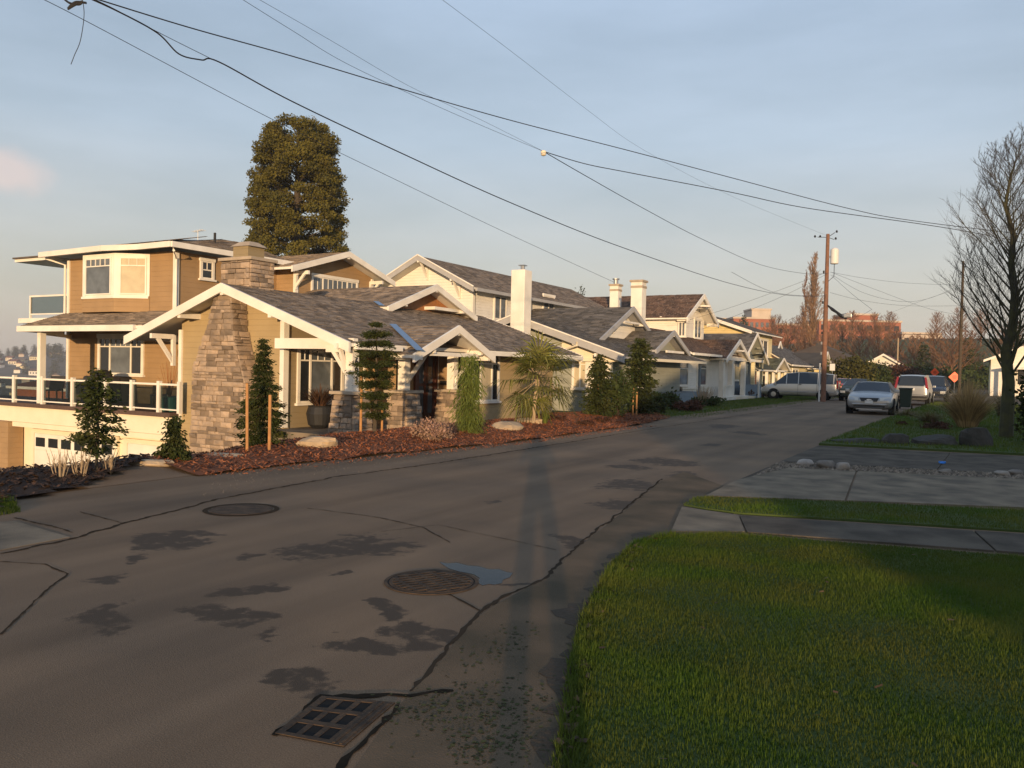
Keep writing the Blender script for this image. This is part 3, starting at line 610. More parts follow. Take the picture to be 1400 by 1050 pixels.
def slope(parent, E0, E1, R1, R0, shing, soffit='white', th=.1, tabs=True, row=.15, wid=.3):
    E0, E1, R1, R0 = [Vector(p) for p in (E0, E1, R1, R0)]; dn = Vector((0, 0, -th))
    same = (R1-R0).length < 1e-4
    pts = [E0, E1, R1] if same else [E0, E1, R1, R0]
    o = build(MB().prism(pts, (0, 0, 0), dn), 'roof', soffit, parent, recalc=True)
    if tabs: shingles(o, shing, E0, E1, R1, R0, row, wid)
    else:
        up = Vector((0, 0, .025)); build(MB().prism(pts, up, (0, 0, .003)), 'shingle_cover', shing, o, recalc=True)
    return o
def gable(parent, ax, c, zr, a0, a1, wl, wr, sl, shing, soffit='white', board='white', bh=.22, tabs=True, row=.15, wid=.3, cut_l=None, cut_r=None, ends=(1, 0), gut=(0, 0), slr=None, th=.1, cutr=None):
    """gabled roof; ax 'y': ridge along Y at X=c, 'x': ridge along X at Y=c. a0: end that shows its rake boards; cut_*: where the eave stops at the far end"""
    def pt(a, o, z): return (c+o, a, z) if ax == 'y' else (a, c+o, z)
    slr = slr or sl; r1 = cutr if cutr is not None else a1
    for s, w, k, cut, g in ((-1, wl, sl, cut_l, gut[0]), (1, wr, slr, cut_r, gut[1])):
        if w <= 0: continue
        e1 = a1 if cut is None else cut; ze = zr-k*w
        slope(parent, pt(a0, s*w, ze), pt(e1, s*w, ze), pt(r1, 0, zr), pt(a0, 0, zr), shing, soffit, th, tabs, row, wid)
        sg = -1 if a1 > a0 else 1
        for e, on in ((a0, ends[0]), (a1, ends[1])):
            if not on: continue
            q = sg if e == a0 else -sg; x = e+q*.035
            mb = MB(); up = .03; P = [pt(x, 0, zr+up), pt(x, s*(w+.03), zr-k*(w+.03)+up), pt(x, s*(w+.03), zr-k*(w+.03)+up-bh), pt(x, 0, zr+up-bh)]
            o = (0, .05*q, 0) if ax == 'y' else (.05*q, 0, 0); o2 = (0, -.03*q, 0) if ax == 'y' else (-.03*q, 0, 0)
            build(mb.prism(P, o2, o), 'rake_board', board, parent, recalc=True)
        if g:
            mb = MB(); p, q2 = pt(a0, s*(w+.06), ze-.07), pt(e1, s*(w+.06), ze-.07); mb.beam(p, q2, .12, .13); build(mb, 'gutter', board, parent)
def knee(parent, p, out, drop, m='white', w=.1, name='bracket', wallpost=True):
    """timber knee brace: p = outer top end, out = vector from wall to p, drop = height of the wall leg"""
    p = Vector(p); out = Vector(out); wp = p-out; mb = MB()
    mb.beam(wp, p+out.normalized()*.12, w, w*1.5)
    q = wp+Vector((0, 0, -drop)); mb.beam(q+out*.02, p-out*.12, w*.8, w*1.1)
    if wallpost: mb.beam(wp+Vector((0, 0, .05)), q+Vector((0, 0, -.12)), w*1.1, w*1.1, up=out)
    return build(mb, name, m, parent)
def outlooker(parent, p, out, m='white', w=.13):
    p = Vector(p); out = Vector(out); return build(MB().beam(p-out, p, w, w*1.25), 'outlooker', m, parent)
def stones(parent, faces, course=(.09, .19), length=(.2, .5), m='stone'):
    """faces: list of (func(z)->(pA,pB), z0, z1, normal): stones laid in courses between two edge lines"""
    for fn, z0, z1, nrm in faces:
        nrm = Vector(nrm); z = z0
        while z < z1-.02:
            h = random.uniform(*course); h = min(h, z1-z); zt = z+h-.014; A, B = [Vector(q) for q in fn(z)]; A2, B2 = [Vector(q) for q in fn(min(zt, z1))]
            L = (B-A).length; u = 0
            while u < L-.01:
                l = random.uniform(*length)
                if L-u-l < .14: l = L-u
                t0, t1 = u/L, (u+l-.014)/L; pr = .03+random.random()*.05
                a, b, b2, a2 = A.lerp(B, t0), A.lerp(B, t1), A2.lerp(B2, t1), A2.lerp(B2, t0)
                j = lambda: nrm*pr*random.uniform(.75, 1.1)+Vector((random.uniform(-.006, .006), random.uniform(-.006, .006), random.uniform(-.008, .008)))
                iN = -nrm*.02; cN = (a+b+a2+b2)/4
                f = [a+j(), b+j(), b2+j(), a2+j()]; k = [a+iN, b+iN, b2+iN, a2+iN]
                mb = MB().add(k+f+[cN+nrm*pr*1.25], [(0, 1, 5, 4), (1, 2, 6, 5), (2, 3, 7, 6), (3, 0, 4, 7), (4, 5, 8), (5, 6, 8), (6, 7, 8), (7, 4, 8)])
                build(mb, 'stone', m, parent, recalc=False); u += l
            z += h
def lerp(a, b, t): return a+(b-a)*t
def itp(tab, z):
    for (z0, v0), (z1, v1) in zip(tab[:-1], tab[1:]):
        if z <= z1: return lerp(v0, v1, (z-z0)/(z1-z0)) if z1 > z0 else v1
    return tab[-1][1]

# ================================================================== HOUSE 1: tan bungalow with the stone chimney
H1 = thing('bungalow', 'tan shingled bungalow with stone chimney, white trim and deck above the garage', 'house', (-21, 22, -1.0))
SL = .35; RX, RZ = -19.25, 3.89
gable(H1, 'y', RX, RZ, 16.6, 31, 4.4, 4.85, SL, 'shingle', ends=(1, 1), bh=.27, gut=(0, 0))
def r1(x): return RZ-SL*abs(x-RX)
build(MB().beam((-14.33, 16.75, 2.09), (-14.33, 18.72, 2.09), .12, .13), 'gutter', 'white', H1); build(MB().beam((-14.33, 23.15, 2.09), (-14.33, 30.95, 2.09), .12, .13), 'gutter', 'white', H1)
# gable end wall and its return
wall(H1, 'x', 17.3, -1, [(-21.9, -3.2), (-17.44, -3.2), (-17.44, r1(-17.44)-.1), (RX, RZ-.12), (-21.9, r1(-21.9)-.1)], 'khaki')
build(MB().box(-17.56, -17.40, 17.22, 17.42, -.25, r1(-17.4)-.12), 'corner_board', 'white', H1)
build(MB().box(-21.98, -21.84, 17.24, 17.42, -.3, 2.6), 'corner_board', 'white', H1)
# porch front wall, jogs
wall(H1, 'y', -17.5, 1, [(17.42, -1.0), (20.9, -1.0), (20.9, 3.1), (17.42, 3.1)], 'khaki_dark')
wall(H1, 'x', 20.9, -1, [(-17.5, -1), (-16.2, -1), (-16.2, 2.7), (-17.5, 2.7)], 'upper_tan')
wall(H1, 'y', -16.2, 1, [(20.92, -1), (23.2, -1), (23.2, 2.75), (20.92, 2.75)], 'upper_tan')
wall(H1, 'x', 23.2, -1, [(-16.2, -1), (-15.4, -1), (-15.4, 2.45), (-16.2, 2.45)], 'upper_tan')
wall(H1, 'y', -15.4, 1, [(23.21, -1.2), (30.4, -1.2), (30.4, 2.45), (23.21, 2.45)], 'khaki')
wbox(H1, -21.8, -15.62, 24, 30.38, -1.2, 2.3, 'khaki', 'wall'); wall(H1, 'x', 30.4, 1, [(-22.5, -1.2), (-15.6, -1.2), (-15.6, 2.4), (RX, 3.75), (-22.5, 2.6)], 'khaki')
wpx(H1, 'y', -17.5, 1, (406, 476), (468, 549), cols=(1, 2.2, 1), transom=.8, muntins=(2, 3, 2), panes=['pane', 'pane_grey', 'pane'])
wpx(H1, 'y', -15.4, 1, (646, 482), (681, 548), cols=(1, 1.9, 1), transom=.8, muntins=(2, 3, 2), panes=['pane', 'pane_pale', 'pane'])
# front door: mahogany double door with tall glass
dr = build(MB().box(-16.2, -16.12, 21.85, 21.97, -.3, 2.15).box(-16.2, -16.12, 23.0, 23.12, -.3, 2.15).box(-16.2, -16.12, 21.85, 23.12, 2.15, 2.3), 'door', 'mahogany', H1)
for a in (21.98, 22.49):
    lf = MB(); 
    for b in [(a, a+.11, -.3, 2.14), (a+.39, a+.5, -.3, 2.14), (a+.11, a+.39, -.3, .05), (a+.11, a+.39, 2.0, 2.14), (a+.11, a+.39, .95, 1.05)]: lf.box(-16.19, -16.15, b[0], b[1], b[2], b[3])
    build(lf, 'door_leaf', 'mahogany', dr); build(MB().box(-16.185, -16.17, a+.11, a+.39, .05, 2.0), 'pane', 'pane_grey', dr)
build(MB().beam((-16.1, 22.45, .75), (-16.1, 22.45, 1.05), .03, .03).beam((-16.1, 22.53, .75), (-16.1, 22.53, 1.05), .03, .03), 'handle', 'black_metal', dr)
build(MB().box(-16.0, -15.7, 23.08, 23.19, 1.0, 1.14), 'mailbox', 'black_metal', H1)
build(MB().box(-16.2, -16.13, 23.12, 23.19, -.3, 2.4), 'corner_board', 'white', H1)
wpx(H1, 'y', -17.5, 1, (497, 486), (521, 545), cols=(1, 1), transom=.8, muntins=(2, 2))
# porch: floor slab, piers with posts, beams
build(MB().box(-17.5, -14.1, 16.6, 20.9, -1.3, -.28).box(-16.2, -14.1, 20.9, 23.2, -1.3, -.285), 'porch_floor', 'concrete', H1)
def pier(cx, cy, zb, zt, wb, wt, post_to, pw=.26):
    p = build(MB().hexa([(cx-wb*.9, cy-wb*.9, zb), (cx+wb*.9, cy-wb*.9, zb), (cx+wb*.9, cy+wb*.9, zb), (cx-wb*.9, cy+wb*.9, zb), (cx-wt*.9, cy-wt*.9, zt), (cx+wt*.9, cy-wt*.9, zt), (cx+wt*.9, cy+wt*.9, zt), (cx-wt*.9, cy+wt*.9, zt)]), 'stone_pier', 'mortar', H1)
    hw = lambda z: lerp(wb, wt, (z-zb)/(zt-zb))*.93
    stones(p, [(lambda z: ((cx-hw(z), cy-hw(z), z), (cx+hw(z), cy-hw(z), z)), zb, zt, (0, -1, 0)), (lambda z: ((cx+hw(z), cy-hw(z), z), (cx+hw(z), cy+hw(z), z)), zb, zt, (1, 0, 0))], (.09, .2), (.16, .4))
    w = wt+.09; build(MB().box(cx-w, cx+w, cy-w, cy+w, zt+.002, zt+.085), 'cap', 'stone_cap', p, bevel=.012)
    build(MB().box(cx-pw/2, cx+pw/2, cy-pw/2, cy+pw/2, zt+.085, post_to), 'porch_post', 'white', H1)
pier(-14.62, 16.95, -.55, .82, .46, .33, 2.02); pier(-15.0, 19.75, -.55, .80, .48, .34, 2.15); pier(-15.0, 22.35, -.55, .80, .46, .34, 2.15)
build(MB().box(-17.4, -14.5, 16.86, 17.04, 2.03, 2.32), 'porch_beam', 'white', H1)
build(MB().box(-14.72, -14.54, 17.1, 19.6, 2.0, 2.12), 'porch_beam', 'white', H1)
build(MB().box(-15.1, -14.9, 19.5, 22.6, 2.15, 2.32), 'porch_beam', 'white', H1)
# entry gable facing the street
EX = -13.9; EZ, EY, ESL = 2.86, 20.95, .41
def meet(z): return RX+(RZ-z)/SL
gable(H1, 'x', EY, EZ, EX, meet(EZ), 2.25, 2.12, ESL, 'shingle', ends=(1, 0), bh=.24, cut_l=-14.7, cut_r=-14.7)
wall(H1, 'y', -14.95, 1, [(EY-1.55, 2.15), (EY+1.5, 2.15), (EY, EZ-.12)], 'cedar', th=.05, name='gable_infill')
build(MB().box(-14.1, -13.98, EY-1.3, EY+1.35, 1.93, 2.05), 'tie_beam', 'white', H1)
knee(H1, (-14.0, 19.75, 2.08), (.95, 0, 0), 1.0, wallpost=False); knee(H1, (-14.0, 22.35, 2.08), (.95, 0, 0), 1.0, wallpost=False)
for yy in (EY-1.9, EY, EY+1.8): outlooker(H1, (EX+.04, yy, EZ-ESL*abs(yy-EY)-.2), (.9, 0, 0))
# upper cross gable facing the street
CX, CZ, CY = -18.3, 4.76, 26.0
gable(H1, 'x', CY, CZ, CX, -25.2, 2.95, 2.9, .36, 'shingle', ends=(1, 0), bh=.24)
wall(H1, 'y', -18.9, 1, [(CY-2.6, 3.0), (CY+2.6, 3.0), (CY+2.6, CZ-.36*2.6-.11), (CY, CZ-.12), (CY-2.6, CZ-.36*2.6-.11)], 'cedar')
build(MB().box(-18.9, -18.4, CY+.1, CY+2.1, 3.83, 3.95), 'tie_beam', 'white', H1)
for yy in (CY-1.9, CY, CY+1.9): outlooker(H1, (CX+.05, yy, CZ-.36*abs(yy-CY)-.2), (.6, 0, 0))
# valley flashings
build(MB().beam((meet(2.0)-.0+.15, EY-2.2, 2.06), (meet(EZ)+.1, EY-.25, 2.93), .22, .02), 'valley_flashing', 'flash_blue', H1)
build(MB().beam((-18.55, CY-2.95, 3.75), (-19.25, CY-2.42, 3.95), .2, .02), 'valley_flashing', 'flash_blue', H1)
# main gable outlookers and brackets
for x in (-19.25, -17.3, -21.1): outlooker(H1, (x, 16.55, r1(x)-.24), (0, -.75, 0))
knee(H1, (-22.3, 16.6, 2.38), (0, -.7, 0), .8); knee(H1, (-14.75, 16.55, 2.1), (0, -.35, 0), .7, wallpost=False)
knee(H1, (-15.35, 16.9, 2.02), (-.7, 0, 0), .75, wallpost=False)
# stone chimney: battered stack on the gable end, shaft and cap above the ridge
ch = build(MB().box(-20.4, -18.65, 16.72, 17.28, -1.6, 1.5).box(-19.75, -19.1, 16.8, 17.28, 1.5, 3.62), 'chimney', 'mortar', H1)
LX = [(-1.6, -20.74), (1.45, -20.62), (2.6, -20.05), (3.2, -19.86), (3.62, -19.72)]; RXt = [(-1.6, -18.36), (1.0, -18.42), (1.6, -18.62), (2.6, -18.98), (3.62, -19.06)]
P8 = []
for z in (-1.6, 1.45): P8.append([(itp(LX, z)+.03, 16.73, z), (itp(RXt, z)-.03, 16.73, z), (itp(RXt, z)-.03, 17.29, z), (itp(LX, z)+.03, 17.29, z)])
for z in (2.6, 3.62): P8.append([(itp(LX, z)+.03, 16.73, z), (itp(RXt, z)-.03, 16.73, z), (itp(RXt, z)-.03, 17.29, z), (itp(LX, z)+.03, 17.29, z)])
for a, b in zip(P8[:-1], P8[1:]): build(MB().hexa(a+b), 'core', 'mortar', ch)
stones(ch, [(lambda z: ((itp(LX, z), 16.74, z), (itp(RXt, z), 16.74, z)), -1.6, 3.6, (0, -1, 0)), (lambda z: ((itp(RXt, z), 16.70, z), (itp(RXt, z), 17.28, z)), -1.6, 3.6, (1, 0, 0))], (.075, .19), (.15, .5))
sx0, sx1, sy0, sy1 = -20.45, -19.2, 17.6, 18.5
sh = build(MB().box(sx0+.04, sx1-.04, sy0+.04, sy1, 3.3, 4.72), 'chimney', 'mortar', H1)
stones(sh, [(lambda z: ((sx0, sy0, z), (sx1, sy0, z)), 3.45, 4.72, (0, -1, 0)), (lambda z: ((sx1, sy0-.03, z), (sx1, sy1, z)), 3.45, 4.72, (1, 0, 0))], (.1, .2), (.2, .5))
build(MB().box(sx0-.1, sx1+.1, sy0-.1, sy1+.1, 4.72, 4.82), 'cap', 'stone_cap', sh, bevel=.015)
build(MB().box(-20.15, -19.5, 17.75, 18.4, 4.82, 5.18), 'flue', 'khaki_dark', sh); build(MB().hexa([(-20.25, 17.7, 5.18), (-19.4, 17.7, 5.18), (-19.4, 18.45, 5.18), (-20.25, 18.45, 5.18), (-20.05, 17.9, 5.34), (-19.6, 17.9, 5.34), (-19.6, 18.25, 5.34), (-20.05, 18.25, 5.34)]), 'flue_cap', 'stone_cap', sh)
# --- two-storey wing
wall(H1, 'x', 20.0, -1, [(-32.2, -3), (-22, -3), (-22, 3.3), (-25.72, 3.3), (-25.72, 5.65), (-32.2, 5.65)], 'upper_tan')
wall(H1, 'y', -25.7, 1, [(20.02, 2.2), (24.95, 2.2), (24.95, 5.65), (20.02, 5.65)], 'upper_tan')
wall(H1, 'x', 24.95, -1, [(-25.7, 2.2), (-24.62, 2.2), (-24.62, 5.5), (-25.7, 5.5)], 'upper_tan')
GY, GZ, GS = 27.4, 6.5, .3
wall(H1, 'y', -24.62, 1, [(24.97, 2.2), (29.9, 2.2), (29.9, GZ-GS*2.5-.12), (GY, GZ-.13), (24.97, GZ-GS*2.43-.12)], 'upper_tan')
build(MB().box(-24.7, -24.58, 24.9, 25.08, 3.6, 5.6).box(-25.78, -25.64, 19.94, 20.1, 2.4, 5.6), 'corner_board', 'white', H1)
build(MB().box(-32.28, -32.14, 19.95, 20.08, .0, 5.6), 'corner_board', 'white', H1); build(MB().box(-24.7, -24.57, 29.75, 29.9, 3.6, 5.6), 'corner_board', 'white', H1)
wbox(H1, -32.0, -25.9, 20.25, 30, -3, 5.6, 'upper_tan'); wbox(H1, -26.0, -24.85, 25.2, 29.9, -1, 5.2, 'upper_tan')
gable(H1, 'x', GY, GZ, -23.95, -30, 3.35, 3.2, GS, 'shingle', ends=(1, 0), bh=.24)
for yy in (GY,): outlooker(H1, (-23.9, yy, GZ-.22), (.7, 0, 0))
knee(H1, (-24.0, 24.95, 5.35), (.6, 0, 0), .55); knee(H1, (-24.0, 29.7, 5.42), (.6, 0, 0), .55); 
wpx(H1, 'y', -24.62, 1, (425, 377), (488, 420), cols=(1, 2.6, 1), transom=.45, muntins=(2, 5, 2), pane='pane_grey')
wpx(H1, 'y', -25.7, 1, (273, 356), (292, 383), cols=(1,), transom=.5, muntins=(2,)); wpx(H1, 'y', -25.7, 1, (336, 366), (355, 400), cols=(1,), transom=.5, muntins=(2,))
# hip roof over the wing with a stepped eave
zE = 5.82; e = [(-33.0, 19.25), (-28.6, 19.0), (-26.9, 19.3), (-25.0, 19.25), (-25.0, 25.2)]
RA, RB = (-29.8, 23.4, 6.8), (-27.9, 24.0, 6.78)
def hp(p): return (p[0], p[1], zE)
slope(H1, hp(e[0]), hp(e[1]), RB, RA, 'shingle'); slope(H1, hp(e[1]), hp(e[2]), RB, RB, 'shingle', tabs=False); slope(H1, hp(e[2]), hp(e[3]), RB, RB, 'shingle', tabs=False)
slope(H1, hp(e[3]), hp(e[4]), (-27.9, 25.2, 6.78), RB, 'shingle'); slope(H1, (-33.0, 29.5, zE), (-33.0, 19.25, zE), RA, (-29.8, 26, 6.8), 'shingle', tabs=False)
for a, b in zip(e[:-1], e[1:]): build(MB().beam((a[0], a[1], zE-.06), (b[0], b[1], zE-.06), .12, .2), 'gutter', 'white', H1)
build(MB().box(-35.4, -33.0, 19.6, 29, zE-.2, zE-.08), 'balcony_roof', 'white', H1); build(MB().box(-35.4, -32.9, 19.5, 29.05, zE-.08, zE-.02), 'balcony_roof_cover', 'shingle', H1)
def pipe(pts, r=.045, name='downspout', m='white'): return build(MB().tube(pts, r, 8), name, m, H1)
pipe([(-25.05, 19.35, 5.7), (-25.05, 19.4, 5.55), (-25.62, 19.95, 5.35), (-25.62, 19.95, 3.5)]); pipe([(-33.0, 19.5, 5.65), (-32.3, 19.88, 5.4), (-32.3, 19.88, 3.4)])
pipe([(-22.2, 19.9, 2.9), (-22.2, 19.9, .2)])
# bay window
bz0, bz1 = 4.02, 5.62; B0, B1, B2, B3 = (-31.2, 19.98), (-30.3, 19.35), (-28.35, 19.35), (-27.15, 19.98)
build(MB().prism([(*p, 0) for p in (B0, B1, B2, B3)], (0, 0, 3.42), (0, 0, bz0)), 'bay_base', 'upper_tan', H1, recalc=True)
bay = build(MB().prism([(*p, 0) for p in (B0, B1, B2, B3)], (0, 0, bz0+.002), (0, 0, bz1)), 'bay_window', 'white', H1, recalc=True)
build(MB().prism([(p[0], p[1]-.05, 0) for p in (B0, B1, B2, B3)], (0, 0, bz0-.09), (0, 0, bz0)), 'sill', 'white', bay, recalc=True)
def facet(P, Q, t0, t1, z0, z1, pane, ntop):
    P, Q = Vector((*P, 0)), Vector((*Q, 0)); d = Q-P; n = Vector((d.y, -d.x, 0)).normalized()
    A, B = P.lerp(Q, t0), P.lerp(Q, t1); mk = lambda a, b, za, zb, o0, o1: MB().hexa([a+n*o0+_Z*za, b+n*o0+_Z*za, b+n*o1+_Z*za, a+n*o1+_Z*za, a+n*o0+_Z*zb, b+n*o0+_Z*zb, b+n*o1+_Z*zb, a+n*o1+_Z*zb])
    build(mk(A, B, z0, z1, .0, .01), 'pane', pane, bay, recalc=True); zc = lerp(z0, z1, .8)
    fr = MB()
    for a, b, za, zb in [(t0-.04, t0, z0-.05, z1+.05), (t1, t1+.04, z0-.05, z1+.05), (t0, t1, z0-.05, z0), (t0, t1, z1, z1+.05), (t0, t1, zc-.02, zc+.02)]+[(t0+(t1-t0)*i/ntop-.008, t0+(t1-t0)*i/ntop+.008, zc+.02, z1) for i in range(1, ntop)]:
        m_ = mk(P.lerp(Q, a), P.lerp(Q, b), za, zb, .0, .035); fr.add(m_.v, m_.f)
    build(fr, 'sash', 'white', bay, recalc=True)
facet(B1, B2, .13, .88, 4.12, 5.42, 'pane_grey', 5); facet(B2, B3, .2, .88, 4.12, 5.42, 'pane_pale', 3)
# lower skirt roof, first-floor windows, deck
slope(H1, (-29.9, 16.75, 2.72), (-23.1, 16.75, 2.72), (-22.6, 20.0, 3.45), (-32.4, 20.0, 3.45), 'shingle'); 
slope(H1, (-33.3, 20.0, 2.72), (-29.9, 16.75, 2.72), (-32.4, 20.0, 3.45), (-32.4, 20.0, 3.45), 'shingle', tabs=False)
build(MB().beam((-29.9, 16.7, 2.64), (-23.4, 16.7, 2.64), .12, .2), 'gutter', 'white', H1); build(MB().beam((-29.9, 16.72, 2.64), (-32.4, 19.9, 2.66), .1, .18), 'gutter', 'white', H1)
wpx(H1, 'x', 20.0, -1, (135, 462), (197, 513), cols=(1, 2.1, 1), transom=.78, muntins=(2, 4, 2), panes=['pane', 'pane_grey', 'pane'], trim=.14)
build(MB().box(-29.15, -28.95, 16.95, 17.15, 0, 2.6), 'deck_post', 'white', H1); build(MB().beam((-29.0, 17.1, 2.5), (-32, 19.95, 2.5), .12, .12), 'deck_beam', 'white', H1)
build(MB().box(-24.05, -23.9, 19.75, 19.93, 0, 2.7), 'corner_board', 'white', H1)
build(MB().box(-38, -21.92, 16.9, 19.98, -.16, -.02), 'deck_floor', 'deck', H1); build(MB().box(-38, -21.92, 16.98, 17.12, -.72, -.165), 'deck_fascia', 'cream', H1)
build(MB().box(-38, -21.92, 17.0, 19.9, -.9, -.73), 'deck_soffit', 'cream', H1)
rl = build(MB().box(-38, -21.6, 16.93, 16.99, .84, .90).box(-38, -21.6, 16.94, 16.98, .06, .10), 'railing', 'white', H1)
posts = [onY(x, 520, 16.96).x for x in (-60, -20, 20, 59, 100, 145, 181, 218, 246)]
for i, x in enumerate(posts):
    build(MB().box(x-.06, x+.06, 16.9, 17.02, -.02, .97), 'rail_post', 'white', rl)
    if i: build(MB().box(posts[i-1]+.065, x-.065, 16.955, 16.967, .12, .82), 'rail_glass', 'clear_glass', rl)
# garage storey
wall(H1, 'x', 17.45, -1, [(-38, -4), (-21.9, -4), (-21.9, -.9), (-38, -.9)], 'cream')
build(MB().box(-31.75, -30.75, 16.85, 17.4, -4, -.73), 'garage_pillar', 'upper_tan', H1)
pq = build(MB().box(-31.95, -30.55, 16.75, 17.38, -4, -2.45), 'pillar_base', 'mortar', H1); stones(pq, [(lambda z: ((-31.95, 16.76, z), (-30.55, 16.76, z)), -3.6, -2.45, (0, -1, 0)), (lambda z: ((-30.56, 16.75, z), (-30.56, 17.38, z)), -3.6, -2.45, (1, 0, 0))], (.14, .25), (.25, .5))
def garage_door(x0, x1, z0, z1, n, wz):
    g = build(MB().box(x0, x1, 17.38, 17.44, z0, z1), 'garage_door', 'white', H1)
    fr = MB().box(x0-.18, x0-.003, 17.33, 17.448, z0, z1+.15).box(x1+.003, x1+.18, 17.33, 17.448, z0, z1+.15).box(x0, x1, 17.33, 17.448, z1+.003, z1+.15); build(fr, 'door_frame', 'cream', g)
    h = (z1-z0)/4
    for k in range(4): build(MB().box(x0+.01, x1-.01, 17.35, 17.378, z0+k*h+.01, z0+(k+1)*h-.01), 'panel', 'white', g)
    w = (x1-x0)/n
    for i in range(n): build(MB().box(x0+i*w+w*.14, x0+(i+1)*w-w*.14, 17.335, 17.348, wz[0], wz[1]), 'pane', 'pane', g)
garage_door(-29.95, -25.3, -3.5, -1.12, 6, (-1.6, -1.27)); garage_door(-24.6, -22.2, -3.5, -1.15, 3, (-1.95, -1.5))
# balcony rail on the upper floor, television aerial, vents
br = build(MB().box(-35.3, -32.3, 20.2, 20.26, 4.2, 4.27).box(-35.3, -32.3, 20.2, 20.26, 3.45, 3.5).box(-35.34, -35.26, 20.19, 20.27, 3.3, 4.27), 'balcony_rail', 'white', H1)
build(MB().box(-35.26, -32.4, 20.225, 20.24, 3.5, 4.2), 'rail_glass', 'clear_glass', br); build(MB().box(-36, -32.2, 20.1, 24, 3.1, 3.3), 'balcony_floor', 'white', H1)
ae = MB().tube([(-27.6, 22.5, 6.3), (-27.6, 22.5, 6.9)], .012, 5); ae.beam((-27.85, 22.5, 6.86), (-27.3, 22.5, 6.92), .015, .015)
for k in range(4): x = -27.8+k*.15; ae.beam((x, 22.36, 6.87+k*.012), (x, 22.66, 6.87+k*.012), .02, .02)
build(ae, 'aerial', 'white', H1); build(MB().tube([(-26.6, 22.5, 6.2), (-26.6, 22.5, 6.75)], .05, 8), 'vent_pipe', 'black_metal', H1)
# house number 693 on the corner post
for i, chh in enumerate('693'):
    fc = bpy.data.curves.new('numeral', 'FONT'); fc.body = chh; fc.size = .27; fc.extrude = .012; fc.align_x = 'CENTER'
    tmp = bpy.data.objects.new('numeral', fc); COL.objects.link(tmp); bpy.context.view_layer.update()
    me = bpy.data.meshes.new_from_object(tmp.evaluated_get(bpy.context.evaluated_depsgraph_get())); bpy.data.objects.remove(tmp)
    me.materials.clear(); me.materials.append(MATS['black_metal']); o = bpy.data.objects.new('numeral', me); link(o, H1)
    o.rotation_euler = (RAD(90), 0, RAD(90)); o.location = Vector((-14.47, 16.96, 1.62-i*.26))-BASE[H1.name]
# ================================================================== HOUSE 2: sage bungalow with grey rakes and a white two-storey rear
H2 = thing('bungalow', 'sage green bungalow with grey rake boards and tall plain white chimney', 'house', (-19, 39, -.4))
gable(H2, 'y', -18.8, 4.05, 33, 45, 4.6, 5.5, .33, 'shingle_grey', 'grey_trim', 'grey_trim', bh=.3, ends=(1, 1), row=.16, wid=.33)
def r2(x): return 4.05-.33*abs(x+18.8)
build(MB().box(-18.8, -13.3, 32.93, 32.99, 4.05, 4.1), 'rake_cap', 'white', H2) if False else None
mb = MB(); mb.beam((-18.8, 32.93, 4.11), (-13.28, 32.93, 2.29), .06, .05); build(mb, 'rake_cap', 'white', H2); mb = MB(); mb.beam((-18.8, 32.93, 4.11), (-23.4, 32.93, 2.57), .06, .05); build(mb, 'rake_cap', 'white', H2)
wall(H2, 'x', 33.7, -1, [(-22.5, -1.5), (-15.3, -1.5), (-15.3, r2(-15.3)-.12), (-18.8, 3.9), (-22.5, r2(-22.5)-.12)], 'sage')
wall(H2, 'x', 34.6, -1, [(-15.3, -1.5), (-13.9, -1.5), (-13.9, .75), (-15.3, .75)], 'bluegrey'); wall(H2, 'x', 33.6, -1, [(-16.6, 2.15), (-13.9, 2.15), (-13.9, 2.3), (-16.6, r2(-16.6)-.15)], 'cream', th=.05, name='gable_infill')
build(MB().box(-16.6, -13.8, 33.45, 33.6, 2.0, 2.16), 'porch_beam', 'cream', H2)
for x in (-18.8, -17.2, -15.7): outlooker(H2, (x, 32.95, r2(x)-.22), (0, -.65, 0))
knee(H2, (-14.6, 32.98, 2.28), (0, -.6, 0), .9)
for k, x in enumerate((-15.25, -14.75, -14.3)): build(MB().box(x-.13, x+.13, 33.62, 33.85, -.4, 2.15), 'porch_post', 'white', H2)
wpx(H2, 'x', 33.7, -1, (783, 483), (812, 532), cols=(1, 1, 1), transom=.7, pane='pane_pale'); 
wall(H2, 'y', -14.6, 1, [(34.0, -1.2), (44.6, -1.2), (44.6, 2.5), (34.0, 2.5)], 'sage'); wbox(H2, -22.4, -14.85, 34.0, 44.5, -1.2, 2.2, 'sage')
wpx(H2, 'y', -14.6, 1, (862, 495), (884, 530), cols=(1, 1), pane='pane'); 
build(MB().tube([(-15.5, 32.86, 2.85), (-15.5, 32.9, 2.7), (-17.4, 33.55, 2.2), (-17.4, 33.6, -.3)], .05, 8), 'downspout', 'cream', H2)
# street-facing upper gable and entry gable
gable(H2, 'x', 40.5, 4.98, -15.9, -22, 4.35, 2.6, .44, 'shingle_grey', 'grey_trim', 'grey_trim', bh=.26, ends=(1, 0), row=.16, wid=.33)
wall(H2, 'y', -16.5, 1, [(37.3, 3.0), (42.4, 3.0), (42.4, 4.0), (40.5, 4.83), (37.3, 3.45)], 'white_lap'); knee(H2, (-15.95, 39.3, 4.15), (.5, 0, 0), .5); build(MB().box(-16.0, -15.9, 39.2, 41.6, 4.1, 4.2), 'tie_beam', 'white', H2)
for yy in (38.4, 40.5, 42.0): outlooker(H2, (-15.86, yy, 4.98-.44*abs(yy-40.5)-.2), (.5, 0, 0))
gable(H2, 'x', 42.1, 3.8, -14.2, -19, 2.75, 2.75, .4, 'shingle_grey', 'grey_trim', 'grey_trim', bh=.26, ends=(1, 0), row=.16, wid=.33)
